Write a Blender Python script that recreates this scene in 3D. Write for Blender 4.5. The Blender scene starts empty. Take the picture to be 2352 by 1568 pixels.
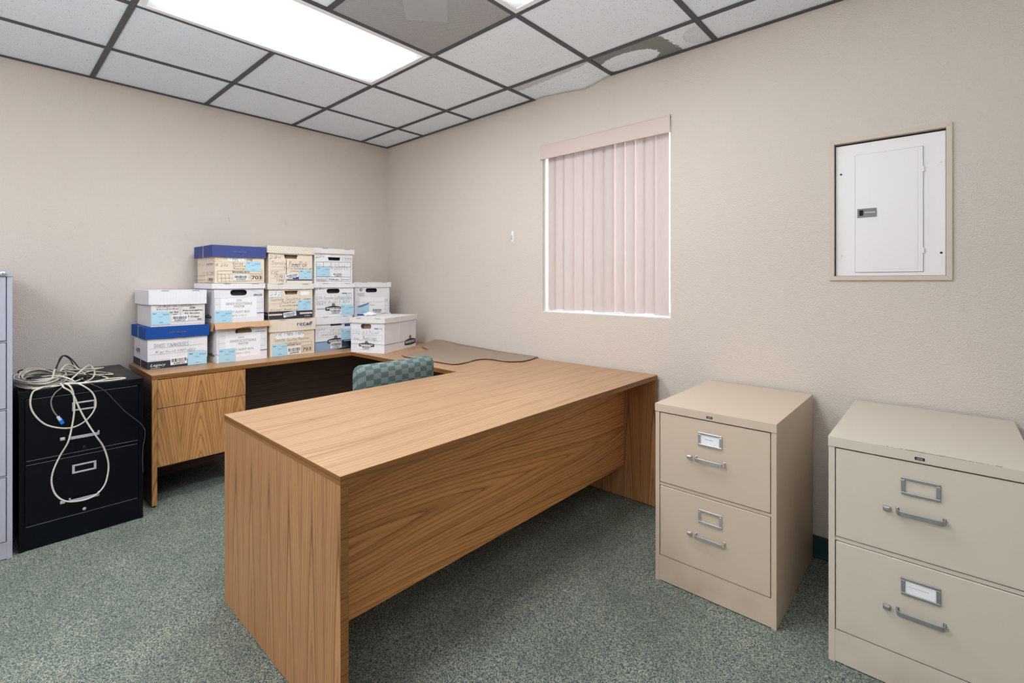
import bpy, bmesh, math, random
from mathutils import Vector, Matrix
random.seed(7)
PI = math.pi
R90 = PI / 2
col = bpy.context.scene.collection

# ---------------------------------------------------------------- materials
class NT:
    def __init__(s, name):
        m = bpy.data.materials.new(name); m.use_nodes = True
        s.m = m; s.t = m.node_tree; s.t.nodes.clear()
        s.out = s.n('ShaderNodeOutputMaterial'); s._tc = None
    def n(s, typ, **kw):
        o = s.t.nodes.new(typ)
        for k, v in kw.items():
            if k[0] == 'i' and k[1:].isdigit(): k = int(k[1:]); o.inputs[k].default_value = v
            elif k in o.inputs and not hasattr(o, k): o.inputs[k].default_value = v
            else: setattr(o, k, v)
        return o
    def l(s, a, b): s.t.links.new(a, b)
    def co(s, kind='Object'):
        if not s._tc: s._tc = s.n('ShaderNodeTexCoord')
        return s._tc.outputs[kind]
    def map(s, vec, scale=(1, 1, 1), loc=(0, 0, 0), rot=(0, 0, 0)):
        o = s.n('ShaderNodeMapping'); o.inputs['Scale'].default_value = scale
        o.inputs['Location'].default_value = loc; o.inputs['Rotation'].default_value = rot
        s.l(vec, o.inputs['Vector']); return o.outputs[0]
    def noise(s, vec, scale=5, detail=2, rough=.5, dist=0):
        o = s.n('ShaderNodeTexNoise'); o.inputs['Scale'].default_value = scale
        o.inputs['Detail'].default_value = detail; o.inputs['Roughness'].default_value = rough
        o.inputs['Distortion'].default_value = dist
        s.l(vec, o.inputs['Vector']); return o.outputs[0]
    def math(s, op, a, b=None, c=None, clamp=False):
        o = s.n('ShaderNodeMath', operation=op); o.use_clamp = clamp
        for i, v in enumerate((a, b, c)):
            if v is None: continue
            if isinstance(v, (int, float)): o.inputs[i].default_value = v
            else: s.l(v, o.inputs[i])
        return o.outputs[0]
    def ramp(s, fac, stops, interp='LINEAR'):
        o = s.n('ShaderNodeValToRGB'); r = o.color_ramp; r.interpolation = interp
        while len(r.elements) < len(stops): r.elements.new(.5)
        for e, (p, c) in zip(r.elements, stops):
            e.position = p; e.color = (c, c, c, 1) if isinstance(c, (int, float)) else (*c[:3], 1)
        s.l(fac, o.inputs[0]); return o.outputs[0]
    def mix(s, fac, a, b, mode='MIX'):
        o = s.n('ShaderNodeMix', data_type='RGBA', blend_type=mode)
        for i, v in ((0, fac), (6, a), (7, b)):
            if isinstance(v, (int, float)): o.inputs[i].default_value = v
            elif isinstance(v, tuple): o.inputs[i].default_value = (*v[:3], 1)
            else: s.l(v, o.inputs[i])
        return o.outputs[2]
    def bump(s, h, strength=.2, dist=.002):
        o = s.n('ShaderNodeBump'); o.inputs['Strength'].default_value = strength
        o.inputs['Distance'].default_value = dist; s.l(h, o.inputs['Height']); return o.outputs[0]
    def bsdf(s, color, rough=.5, metal=0, bump=None, spec=.5, coat=0, trans=0):
        o = s.n('ShaderNodeBsdfPrincipled')
        if isinstance(color, tuple): o.inputs['Base Color'].default_value = (*color[:3], 1)
        else: s.l(color, o.inputs['Base Color'])
        if isinstance(rough, (int, float)): o.inputs['Roughness'].default_value = rough
        else: s.l(rough, o.inputs['Roughness'])
        o.inputs['Metallic'].default_value = metal
        o.inputs['Specular IOR Level'].default_value = spec
        if bump is not None: s.l(bump, o.inputs['Normal'])
        s.l(o.outputs[0], s.out.inputs[0]); return o

def srgb(r, g, b):
    f = lambda c: (c / 255 / 12.92) if c / 255 <= .04045 else ((c / 255 + .055) / 1.055) ** 2.4
    return (f(r), f(g), f(b))

def plain(name, c, rough=.6, metal=0, bumpscale=0, bumpst=.1, spec=.5, var=0):
    t = NT(name); bp = None; c_ = c
    if bumpscale: bp = t.bump(t.noise(t.co(), bumpscale, 2), bumpst, .001)
    if var:
        n = t.noise(t.co(), 6, 3)
        c_ = t.mix(t.ramp(n, [(.35, 0.), (.7, 1.)]), c, tuple(x * (1 - var) for x in c))
    t.bsdf(c_, rough, metal, bp, spec); return t.m

def m_wall():
    t = NT('wall_paint'); co = t.co()
    n1 = t.noise(co, 150, 2, .55); n2 = t.noise(co, 60, 2, .5)
    h = t.math('ADD', t.ramp(n1, [(.38, 0.), (.62, 1.)]), t.math('MULTIPLY', n2, .6))
    big = t.noise(co, .7, 2)
    c = t.mix(t.ramp(big, [(.35, 0.), (.65, 1.)]), WALLC, tuple(x * k for x, k in zip(WALLC, (.985, .97, .955))))
    t.bsdf(c, .62, 0, t.bump(h, .45, .0022), .3); return t.m

def m_carpet():
    t = NT('carpet_pile'); co = t.co()
    v = t.n('ShaderNodeTexVoronoi'); v.inputs['Scale'].default_value = 340; v.inputs['Randomness'].default_value = 1
    t.l(t.map(co, (1, 1, .2)), v.inputs['Vector'])
    sep = t.n('ShaderNodeSeparateColor'); t.l(v.outputs['Color'], sep.inputs[0])
    n = t.noise(co, 120, 2, .6)
    f = t.math('ADD', t.math('MULTIPLY', sep.outputs[0], .62), t.math('MULTIPLY', n, .45))
    c = t.ramp(f, [(.16, srgb(42, 52, 60)), (.34, srgb(76, 88, 94)), (.5, srgb(114, 124, 114)), (.66, srgb(144, 149, 134)), (.88, srgb(186, 186, 168))])
    st = t.noise(t.map(co, (2.6, 2.6, 1), rot=(0, 0, .5)), 1.4, 4, .6)
    c = t.mix(t.ramp(st, [(.35, .35), (.65, 0.)]), c, srgb(82, 92, 86))
    t.bsdf(c, .95, 0, t.bump(f, .8, .004), .1); return t.m

def m_wood(name, g, c_, tone, kind='flat', seed=0, ls=1.0):
    """g, c_ = axes of grain and cross grain; contour lines of a stretched noise make cathedrals."""
    t = NT(name); sep = t.n('ShaderNodeSeparateXYZ'); t.l(t.co(), sep.inputs[0])
    A = {'x': 0, 'y': 1, 'z': 2}
    gv, cv = sep.outputs[A[g]], sep.outputs[A[c_]]
    cmb = t.n('ShaderNodeCombineXYZ'); t.l(gv, cmb.inputs[0]); t.l(cv, cmb.inputs[1]); cmb.inputs[2].default_value = seed
    V = cmb.outputs[0]
    P, B, A_, freq, wob = {'flat': (.37, .17, .035, 46, .05), 'fine': (.155, .085, .045, 62, .02), 'cath': (.215, .115, .16, 62, .012), 'long': (.29, .15, .060, 56, .05)}[kind]
    n1 = t.noise(t.map(V, (.9, 1.6, 1), (seed, 0, 0)), 1.0, 1.5, .45)
    n3 = t.noise(t.map(V, (3.2, 9, 1)), 1.0, 1.5, .5)
    n2 = t.noise(t.map(V, (6, 60, 1)), 1.0, 2, .5)
    cc = t.math('ADD', t.math('ADD', cv, t.math('MULTIPLY', n1, wob * 3)), t.math('MULTIPLY', n3, .010))
    u = t.math('MULTIPLY', t.math('SUBTRACT', t.math('FRACT', t.math('ADD', t.math('DIVIDE', cc, P), seed * .37)), .5), 2.0)
    par = t.math('MULTIPLY', t.math('POWER', t.math('ABSOLUTE', u), 1.35), -B)
    f = t.math('ADD', t.math('ADD', par, t.math('MULTIPLY', gv, -A_)), t.math('MULTIPLY', n2, .004))
    f = t.math('ADD', f, t.math('MULTIPLY', n3, .010))
    f = t.math('ADD', f, 10.0)
    w = t.math('FRACT', t.math('MULTIPLY', f, freq))
    line = t.ramp(w, [(0, .25), (.10, .12), (.40, .0), (.68, .12), (.88, .6), (.95, 1.), (1, .25)])
    w2 = t.math('FRACT', t.math('MULTIPLY', f, freq / 4.3))
    line2 = t.ramp(w2, [(0, 0.), (.70, 0.), (.93, .9), (1, .0)])
    pores = t.noise(t.map(V, (9, 420, 1)), 1.0, 2, .6)
    pores2 = t.noise(t.map(V, (3, 150, 1)), 1.0, 3, .65)
    pr = t.math('ADD', t.ramp(pores, [(.42, 0.), (.70, .6)]), t.ramp(pores2, [(.42, 0.), (.7, .5)]))
    fac = t.math('ADD', t.math('MULTIPLY', line, .66), t.math('MULTIPLY', line2, .34))
    fac = t.math('ADD', fac, t.math('MULTIPLY', pr, .42), clamp=True)
    lo, hi = tone
    col_ = t.mix(fac, hi, lo)
    blot = t.noise(t.map(V, (1.2, 3, 1)), 1.4, 2)
    col_ = t.mix(t.ramp(blot, [(.3, .22), (.7, 0.)]), col_, tuple(x * .8 for x in lo))
    t.bsdf(col_, t.ramp(fac, [(0, .36), (1, .5)]), 0, t.bump(fac, .05, .0006), .42); return t.m

def m_tile(stain=None):
    t = NT('ceiling_tile_' + (stain or 'plain')); co = t.co()
    v = t.n('ShaderNodeTexVoronoi'); v.inputs['Scale'].default_value = 118
    t.l(t.map(co, (1, .55, 1)), v.inputs['Vector'])
    wob = t.noise(co, 55, 3, .7)
    d = t.math('ADD', v.outputs['Distance'], t.math('MULTIPLY', wob, .5))
    k = .40 if stain else .37
    hole = t.ramp(d, [(k, 1.), (k + .03, 0.)])
    base = t.mix(hole, TILEC, srgb(158, 158, 158))
    fine = t.noise(co, 260, 2)
    base = t.mix(t.ramp(fine, [(.35, .10), (.6, 0.)]), base, srgb(90, 90, 90))
    if stain:
        sep = t.n('ShaderNodeSeparateXYZ'); t.l(co, sep.inputs[0])
        wig = t.math('MULTIPLY', t.math('SUBTRACT', t.noise(co, 42, 5, .75), .5), .075)
        if stain == 'dark':   # patch reaching in from the grid line, pale oval inside it
            ex = t.math('ADD', t.math('ADD', sep.outputs[0], t.math('MULTIPLY', sep.outputs[1], -.14)), wig)
            a = t.math('LESS_THAN', ex, .405)
            dx = t.math('DIVIDE', t.math('SUBTRACT', sep.outputs[0], .155), .175)
            dy = t.math('DIVIDE', t.math('SUBTRACT', sep.outputs[1], .170), .098)
            r = t.math('SQRT', t.math('ADD', t.math('MULTIPLY', dx, dx), t.math('MULTIPLY', dy, dy)))
            b = t.math('GREATER_THAN', t.math('ADD', r, t.math('MULTIPLY', wig, 4)), 1.0)
            msk = t.math('MULTIPLY', a, b)
            base = t.mix(t.math('MULTIPLY', msk, .9), base, srgb(124, 122, 121))
            qx = t.math('SUBTRACT', sep.outputs[0], .575); qy = t.math('SUBTRACT', sep.outputs[1], .15)
            rr_ = t.math('ADD', t.math('SQRT', t.math('ADD', t.math('MULTIPLY', qx, qx), t.math('MULTIPLY', qy, qy))), t.math('MULTIPLY', wig, .25))
            base = t.mix(t.ramp(rr_, [(0, .14), (.082, .16), (.088, .42), (.093, 0.)]), base, srgb(150, 146, 140))
        else:
            ex = t.math('ADD', t.math('ADD', sep.outputs[1], t.math('MULTIPLY', sep.outputs[0], .08)), wig)
            a = t.math('LESS_THAN', ex, .085)
            base = t.mix(t.math('MULTIPLY', a, .5), base, srgb(156, 152, 148))
    t.bsdf(base, .9, 0, t.bump(t.math('SUBTRACT', 1.0, hole), .4, .002), .15); return t.m

def m_diffuser():
    t = NT('prismatic_diffuser'); co = t.co(); sep = t.n('ShaderNodeSeparateXYZ'); t.l(co, sep.inputs[0])
    x, y = sep.outputs[0], sep.outputs[1]
    def tube(c, w):
        d = t.math('DIVIDE', t.math('SUBTRACT', x, c), w)
        return t.math('EXPONENT', t.math('MULTIPLY', t.math('MULTIPLY', d, d), -1))
    g = t.math('ADD', t.math('ADD', tube(-.13, .062), tube(.13, .062)), t.math('MULTIPLY', tube(0, .2), .10))
    ay = t.math('ABSOLUTE', y)
    end = t.ramp(ay, [(.0, 1.), (.36, 1.), (.46, .5), (.56, .06)])
    ch = t.n('ShaderNodeTexChecker'); ch.inputs['Scale'].default_value = 190; t.l(co, ch.inputs['Vector'])
    pris = t.math('ADD', .96, t.math('MULTIPLY', ch.outputs['Fac'], .08))
    st = t.math('ADD', t.math('MULTIPLY', t.math('MULTIPLY', g, end), LAMP), .30)
    st = t.math('MULTIPLY', st, pris)
    e = t.n('ShaderNodeEmission'); e.inputs[0].default_value = (.94, .975, 1, 1); t.l(st, e.inputs[1])
    t.l(e.outputs[0], t.out.inputs[0]); return t.m

def m_perf():
    t = NT('perforated_metal'); co = t.co()
    v = t.n('ShaderNodeTexVoronoi'); v.inputs['Scale'].default_value = 150; v.inputs['Randomness'].default_value = 0
    t.l(co, v.inputs['Vector'])
    hole = t.math('LESS_THAN', v.outputs['Distance'], .36)
    p = t.bsdf(srgb(190, 190, 192), .5, 0); tr = t.n('ShaderNodeBsdfTransparent')
    mx = t.n('ShaderNodeMixShader'); t.l(hole, mx.inputs[0]); t.l(p.outputs[0], mx.inputs[1]); t.l(tr.outputs[0], mx.inputs[2])
    t.l(mx.outputs[0], t.out.inputs[0]); return t.m

def m_vane():
    t = NT('blind_fabric'); co = t.co()
    w = t.noise(t.map(co, (1, 1, .05)), 260, 2)
    c = t.mix(w, srgb(204, 190, 187), srgb(190, 175, 171))
    d = t.n('ShaderNodeBsdfDiffuse'); t.l(c, d.inputs[0])
    tr = t.n('ShaderNodeBsdfTranslucent'); t.l(c, tr.inputs[0])
    mx = t.n('ShaderNodeMixShader'); mx.inputs[0].default_value = .07
    t.l(d.outputs[0], mx.inputs[1]); t.l(tr.outputs[0], mx.inputs[2]); t.l(mx.outputs[0], t.out.inputs[0]); return t.m

def m_glass():
    t = NT('window_glass'); tr = t.n('ShaderNodeBsdfTransparent'); tr.inputs[0].default_value = (.93, .96, .96, 1)
    g = t.n('ShaderNodeBsdfGlossy'); g.inputs['Roughness'].default_value = .02
    mx = t.n('ShaderNodeMixShader'); mx.inputs[0].default_value = .06
    t.l(tr.outputs[0], mx.inputs[1]); t.l(g.outputs[0], mx.inputs[2]); t.l(mx.outputs[0], t.out.inputs[0]); return t.m

def m_chairfabric():
    t = NT('teal_check_fabric'); sep = t.n('ShaderNodeSeparateXYZ'); t.l(t.co(), sep.inputs[0])
    u, v = t.math('MULTIPLY', sep.outputs[1], 1 / .042), t.math('MULTIPLY', t.math('SUBTRACT', sep.outputs[2], t.math('MULTIPLY', sep.outputs[0], .8)), 1 / .029)
    iu, iv = t.math('FLOOR', u), t.math('FLOOR', v)
    chk = t.math('FLOORED_MODULO', t.math('ADD', iu, iv), 2.0)
    lu = t.math('GREATER_THAN', t.math('FRACT', t.math('MULTIPLY', u, 5)), .55)
    lv = t.math('GREATER_THAN', t.math('FRACT', t.math('MULTIPLY', v, 4)), .6)
    light = t.mix(lu, srgb(112, 128, 124), srgb(134, 148, 143))
    dark = t.mix(lv, srgb(94, 110, 110), srgb(78, 93, 97))
    c = t.mix(chk, dark, light)
    n = t.noise(t.co(), 420, 2); c = t.mix(t.ramp(n, [(.3, .25), (.6, 0.)]), c, srgb(70, 100, 104))
    t.bsdf(c, .9, 0, t.bump(n, .3, .001), .15); return t.m

def m_black():
    t = NT('scuffed_black_enamel'); co = t.co()
    a = t.noise(t.map(co, (1, 1, 1)), 60, 4, .75); b = t.noise(co, 3.2, 2)
    f = t.math('MULTIPLY', t.ramp(a, [(.665, 0.), (.72, .8)]), t.ramp(b, [(.46, 0.), (.66, 1.)]))
    smear = t.ramp(t.noise(t.map(co, (2, 2, 6)), 4, 4, .65), [(.5, 0.), (.8, .10)])
    c = t.mix(f, t.mix(smear, srgb(4, 8, 16), srgb(30, 38, 50)), srgb(120, 126, 130))
    t.bsdf(c, t.ramp(b, [(.3, .30), (.7, .45)]), 0, None, .22); return t.m

def m_enamel(name, c):
    t = NT(name); co = t.co()
    a = t.noise(t.map(co, (1, 1, 1.4)), 70, 3, .8); b = t.noise(co, 2.6, 2)
    sep = t.n('ShaderNodeSeparateXYZ'); t.l(co, sep.inputs[0])
    low = t.ramp(sep.outputs[2], [(.0, 1.), (.12, .55), (.2, 0.)])
    f = t.math('MULTIPLY', t.ramp(a, [(.72, 0.), (.78, .7)]), t.math('ADD', t.ramp(b, [(.5, 0.), (.7, .35)]), low, clamp=True))
    grime = t.math('MULTIPLY', low, t.ramp(t.noise(co, 9, 4), [(.4, 0.), (.75, .35)]))
    cc = t.mix(grime, t.mix(f, c, tuple(x * .35 for x in c)), tuple(x * k for x, k in zip(c, (.62, .48, .38))))
    t.bsdf(cc, .42, 0, t.bump(t.noise(co, 900, 1), .05, .0003), .4); return t.m

def m_dots():
    t = NT('dotted_lid_paper'); sep = t.n('ShaderNodeSeparateXYZ'); t.l(t.co(), sep.inputs[0])
    s = 1 / .0118
    v = t.math('MULTIPLY', t.math('ADD', sep.outputs[2], sep.outputs[1]), s); row = t.math('FLOOR', v)
    u = t.math('ADD', t.math('MULTIPLY', sep.outputs[0], s), t.math('MULTIPLY', row, .5))
    du = t.math('SUBTRACT', t.math('FRACT', u), .5); dv = t.math('SUBTRACT', t.math('FRACT', v), .5)
    r = t.math('ADD', t.math('MULTIPLY', du, du), t.math('MULTIPLY', dv, dv))
    c = t.mix(t.math('LESS_THAN', r, .045), srgb(236, 226, 212), srgb(92, 84, 84))
    t.bsdf(c, .8, 0, None, .2); return t.m

WALLC = srgb(212, 203, 195)
TILEC = srgb(238, 246, 255)
LAMP = 12.5
def board(name, c):
    t = NT(name); co = t.co()
    st = t.noise(t.map(co, (1, 1, .04)), 190, 2); bl = t.noise(co, 7, 3)
    cc = t.mix(t.ramp(st, [(.35, .16), (.65, 0.)]), c, tuple(x * .78 for x in c))
    cc = t.mix(t.ramp(bl, [(.4, .14), (.7, 0.)]), cc, tuple(x * k for x, k in zip(c, (.8, .76, .7))))
    t.bsdf(cc, .75, 0, t.bump(bl, .15, .002), .2); return t.m

OAK_HI, OAK_LO = srgb(216, 158, 102), srgb(120, 76, 40)
TOP_HI, TOP_LO = srgb(190, 152, 116), srgb(150, 112, 79)
M = dict(
    wall=m_wall(), carpet=m_carpet(), tile=m_tile(), tile_dark=m_tile('dark'), tile_sag=m_tile('faint'),
    grid=plain('ceiling_grid_enamel', srgb(70, 71, 76), .5), fixture=plain('fixture_enamel', srgb(236, 237, 242), .45),
    diffuser=m_diffuser(), perf=m_perf(), damper=plain('damper_plate', srgb(236, 236, 238), .5), duct=plain('duct_lining', srgb(70, 70, 74), .8),
    teal=plain('teal_vinyl', srgb(30, 72, 74), .45), vane=m_vane(), valance=plain('valance_vinyl', srgb(208, 191, 184), .5, bumpscale=300),
    glass=m_glass(), alu=plain('window_aluminium', srgb(214, 216, 220), .4, .2), white=plain('white_enamel', srgb(236, 234, 236), .4, bumpscale=500, bumpst=.04),
    trimw=plain('painted_casing', srgb(206, 194, 180), .5), grey_latch=plain('grey_plastic', srgb(120, 121, 126), .4),
    dark=plain('black_gap', srgb(18, 18, 20), .8), chrome=plain('brushed_chrome', srgb(228, 229, 234), .28, .85),
    steel=plain('satin_steel', srgb(184, 188, 192), .32, .85), silver=plain('silver_paint', srgb(196, 196, 204), .35, .3),
    desk_top=m_wood('oak_laminate_top', 'y', 'x', (TOP_LO, TOP_HI), 'flat', 1.3),
    desk_end=m_wood('oak_laminate_end', 'z', 'x', (srgb(122, 78, 46), srgb(204, 152, 104)), 'fine', 4.1),
    desk_front=m_wood('oak_laminate_front', 'y', 'z', (srgb(136, 80, 38), srgb(244, 176, 108)), 'long', 7.7, .9),
    desk_edge=m_wood('oak_edge_band', 'y', 'z', (srgb(112, 70, 32), srgb(158, 108, 56)), 'fine', 2.2),
    drawer_wood=m_wood('oak_laminate_drawer', 'z', 'y', (OAK_LO, OAK_HI), 'cath', 3.4, 1.25),
    cred_top=m_wood('oak_laminate_credenza', 'y', 'x', (TOP_LO, TOP_HI), 'fine', 8.8),
    panel_dark=m_wood('dark_shaded_laminate', 'y', 'z', (srgb(92, 72, 66), srgb(136, 112, 104)), 'fine', 5.5),
    fabric=m_chairfabric(), blackplastic=plain('black_plastic', srgb(28, 28, 30), .5),
    beige=m_enamel('beige_enamel', srgb(206, 187, 168)), putty=m_enamel('putty_enamel', srgb(208, 199, 184)),
    lgrey=m_enamel('light_grey_enamel', srgb(176, 178, 192)), black=m_black(),
    matplas=plain('mat_plastic', srgb(150, 130, 114), .55, 0, 700, .3), cable=plain('cable_sheath', srgb(206, 200, 186), .45),
    cabled=plain('dark_cable_sheath', srgb(70, 74, 84), .4), cableg=plain('grey_cable_sheath', srgb(128, 126, 124), .45), bluep_=plain('blue_plug', srgb(30, 110, 210), .3),
    clear=plain('clear_plug', srgb(200, 206, 214), .2),
    bwhite=board('white_cardboard', srgb(236, 235, 240)), bcream=board('cream_cardboard', srgb(236, 222, 204)), bold=board('aged_white_cardboard', srgb(232, 228, 226)),
    kraft=board('kraft_cardboard', srgb(200, 160, 124)), blue=board('blue_cardboard', srgb(30, 78, 156)), blued=board('dusty_blue_cardboard', srgb(72, 84, 142)), lidprint=plain('faint_lid_print', srgb(118, 122, 160), .6), dots=m_dots(),
    inner=plain('hand_hole_shade', srgb(40, 40, 48), .9), innerk=plain('kraft_inside', srgb(150, 128, 104), .9),
    ink=plain('marker_ink', srgb(44, 44, 52), .6), black_p=plain('black_print', srgb(34, 34, 40), .6), sticker=plain('blue_sticker_paper', srgb(176, 218, 238), .55),
    paper=plain('white_paper', srgb(244, 244, 248), .6), inkwhite=plain('white_print', srgb(240, 240, 242), .6),
    inkgrey=plain('grey_print', srgb(140, 142, 150), .6), inkpr=plain('printer_text', srgb(120, 120, 130), .6), inkblue=plain('blue_print', srgb(110, 128, 168), .6),
    inknavy=plain('navy_print', srgb(30, 66, 128), .6), stripeb=plain('stripe_blue_print', srgb(62, 112, 164), .6), stripeg=plain('stripe_light_print', srgb(142, 170, 200), .6),
    darkp=plain('dark_print', srgb(46, 48, 60), .6), brownp=plain('brown_print', srgb(72, 54, 46), .6), orangep=plain('tan_print', srgb(206, 164, 124), .6), palep=plain('pale_print', srgb(206, 196, 196), .6),
    hookw=plain('white_hook_plastic', srgb(240, 236, 240), .35),
)
DM = {'dark': 'darkp', 'white': 'inkwhite', 'grey': 'inkgrey', 'ink': 'ink', 'black': 'black_p', 'paper': 'paper', 'pr': 'inkpr', 'bluep': 'inkblue', 'navy': 'inknavy',
      'navyp': 'inknavy', 'brown': 'brownp', 'orange': 'orangep', 'pale': 'palep', 'lidp': 'lidprint', 'kraft': 'bcream', 'blueb': 'stripeb', 'stripe': 'stripeg'}

# ---------------------------------------------------------------- mesh helpers
class MB:
    def __init__(s): s.v = []; s.f = []; s.m = []; s.mats = []; s.sm = []
    def mi(s, m):
        m = M[m] if isinstance(m, str) else m
        if m not in s.mats: s.mats.append(m)
        return s.mats.index(m)
    def add(s, vs, fs, m, smooth=False):
        o = len(s.v); s.v += [tuple(v) for v in vs]; k = s.mi(m)
        for f in fs: s.f.append([o + i for i in f]); s.m.append(k); s.sm.append(smooth)
        return s
    def box(s, a, b, m):
        (x0, y0, z0), (x1, y1, z1) = a, b
        vs = [(x, y, z) for z in (z0, z1) for y in (y0, y1) for x in (x0, x1)]
        return s.add(vs, [(0, 2, 3, 1), (4, 5, 7, 6), (0, 1, 5, 4), (2, 6, 7, 3), (0, 4, 6, 2), (1, 3, 7, 5)], m)
    def quad(s, p, m): return s.add(p, [tuple(range(len(p)))], m)
    def tube(s, pts, r, m, n=8, closed=False, cap=True):
        pts = [Vector(p) for p in pts]; N = len(pts)
        vs = []; up = None
        for i, p in enumerate(pts):
            a = pts[(i - 1) % N] if (i or closed) else p; b = pts[(i + 1) % N] if (i < N - 1 or closed) else p
            t = (b - a).normalized() if (b - a).length > 1e-9 else Vector((0, 0, 1))
            if up is None: up = t.orthogonal().normalized()
            up = (up - t * up.dot(t)); up = up.normalized() if up.length > 1e-6 else t.orthogonal().normalized()
            w = t.cross(up)
            rr = r[i] if isinstance(r, (list, tuple)) else r
            for k in range(n):
                an = 2 * PI * k / n; vs.append(p + (up * math.cos(an) + w * math.sin(an)) * rr)
        fs = []
        for i in range(N if closed else N - 1):
            j = (i + 1) % N
            for k in range(n): fs.append((i * n + k, i * n + (k + 1) % n, j * n + (k + 1) % n, j * n + k))
        if cap and not closed: fs += [tuple(range(n - 1, -1, -1)), tuple((N - 1) * n + k for k in range(n))]
        return s.add(vs, fs, m, True)
    def lathe(s, prof, m, c=(0, 0, 0), n=24, axis='z'):
        vs = []
        for r, h in prof:
            for k in range(n):
                a = 2 * PI * k / n; x, y = r * math.cos(a), r * math.sin(a)
                p = (x, y, h) if axis == 'z' else ((x, -h, y) if axis == 'y' else (h, x, y))
                vs.append((p[0] + c[0], p[1] + c[1], p[2] + c[2]))
        fs = []
        for i in range(len(prof) - 1):
            for k in range(n): fs.append((i * n + k, i * n + (k + 1) % n, (i + 1) * n + (k + 1) % n, (i + 1) * n + k))
        fs += [tuple(range(n - 1, -1, -1)), tuple((len(prof) - 1) * n + k for k in range(n))]
        return s.add(vs, fs, m, True)
    def build(s, name, parent=None, bevel=0, loc=None, rz=0, seg=2):
        me = bpy.data.meshes.new(name); me.from_pydata(s.v, [], s.f)
        for m in s.mats: me.materials.append(m)
        for p, k, q in zip(me.polygons, s.m, s.sm): p.material_index = k; p.use_smooth = q
        me.update()
        o = bpy.data.objects.new(name, me); col.objects.link(o)
        if parent: o.parent = parent
        if loc: o.location = loc
        if rz: o.rotation_euler = (0, 0, rz)
        if bevel:
            b = o.modifiers.new('bevel', 'BEVEL'); b.width = bevel; b.segments = seg; b.limit_method = 'ANGLE'; b.angle_limit = math.radians(50)
            b.harden_normals = False
        return o

def tag(o, label, cat, group=None, kind=None):
    if kind: o['kind'] = kind
    if label: o['label'] = label
    if cat: o['category'] = cat
    if group: o['group'] = group
    return o
def thing(name, label, cat, loc=(0, 0, 0), rz=0, group=None):
    o = bpy.data.objects.new(name, None); col.objects.link(o); o.empty_display_size = .1
    o.location = loc; o.rotation_euler = (0, 0, rz); return tag(o, label, cat, group)
def struct(o): o['kind'] = 'structure'; return o
def catmull(P, n=8, closed=False):
    P = [Vector(p) for p in P]; N = len(P); out = []
    for i in range(N if closed else N - 1):
        g = (lambda k: P[k % N]) if closed else (lambda k: P[max(0, min(N - 1, k))])
        a, b, c, d = g(i - 1), g(i), g(i + 1), g(i + 2)
        for j in range(n):
            t = j / n
            out.append(.5 * ((2 * b) + (c - a) * t + (2 * a - 5 * b + 4 * c - d) * t * t + (3 * b - a - 3 * c + d) * t ** 3))
    if not closed: out.append(P[-1])
    return out

# text -> flat polygons
_tc = {}
def text_polys(txt, style):
    k = (txt, style)
    if k in _tc: return _tc[k]
    cu = bpy.data.curves.new('t', 'FONT'); cu.body = txt; cu.size = 1; cu.resolution_u = 3
    cu.offset = .018 if 'b' in style else 0
    if 'i' in style: cu.shear = .35
    o = bpy.data.objects.new('t', cu); col.objects.link(o)
    bpy.context.view_layer.update()
    me = o.evaluated_get(bpy.context.evaluated_depsgraph_get()).to_mesh()
    vs = [(v.co.x, v.co.y) for v in me.vertices]; fs = [tuple(p.vertices) for p in me.polygons]
    o.to_mesh_clear(); bpy.data.objects.remove(o); bpy.data.curves.remove(cu)
    x0 = min(v[0] for v in vs); x1 = max(v[0] for v in vs); y0 = min(v[1] for v in vs); y1 = max(v[1] for v in vs)
    vs = [((x - x0) / (x1 - x0), (y - y0) / (y1 - y0)) for x, y in vs]
    _tc[k] = (vs, fs); return _tc[k]

# single-stroke hand lettering; grid x 0-4, y 0-8, baseline 2
HF = {
'0': '27161413 1312202231 313537 372817', '1': '1728 2822', '2': '1627374511 1142', '3': '17384735 25354412 4312', '4': '28134 2345 3832', '5': '4718 18154543 434212', '6': '3714123243 433414', '7': '174822', '8': '2837164423124 2816364', '9': '4727164546 473222', '-': '1444', '/': '1138', '#': '1218 3238 0343 0647', '.': '2232', ' ': '',
'A': '022842 1434', 'B': '1218 183847 473515 15354312 4312', 'C': '4728161412 123243', 'D': '1218 18384643 433212', 'E': '481812 1535 1242', 'F': '481812 1535', 'H': '1218 4248 1545', 'I': '2822', 'K': '1218 4815 1542', 'L': '181242', 'M': '0218243842', 'N': '12184248'[:6] + '42 4248', 'O': '2816133243 4647283', 'P': '1218 183847 473515', 'S': '4738181625 25443212 1203', 'T': '0848 2822', 'U': '1813223243 4348', 'W': '0812253248', 'X': '1248 1842', 'Y': '182548 2522', 'J': '3833221213',
'a': '45251413 131232434 4542', 'b': '1812 12324435 3515', 'c': '4525141312 1242', 'd': '4842 42221314 142545', 'e': '1444453525 2514131242'[:21], 'g': '45251413 13324345 45413010', 'i': '2522 2728', 'k': '1812 3513 1432', 'l': '2822', 'm': '051202 021525 2522 25354542'[7:], 'n': '1512 143545 4542', 'o': '251413223243 43443525', 'p': '1510 15354433 3312', 'r': '1512 142545', 's': '45251434 344332 3212', 't': '2822 2232 1646', 'u': '1513 13223243 4542', 'w': '0512243245', 'y': '151323 4541 412010', 'q': '4525', 'v': '152245', 'h': '1812 143545 4542', 'f': '482722 1545', 'x': '1245 1542', 'z': '15451242', 'j': '353110', 'G': '4728161412324434', 'R': '1218 1848461535 1542', 'V': '182248', 'Z': '18481242', 'Q': '2816133243464728 3341'}
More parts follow.
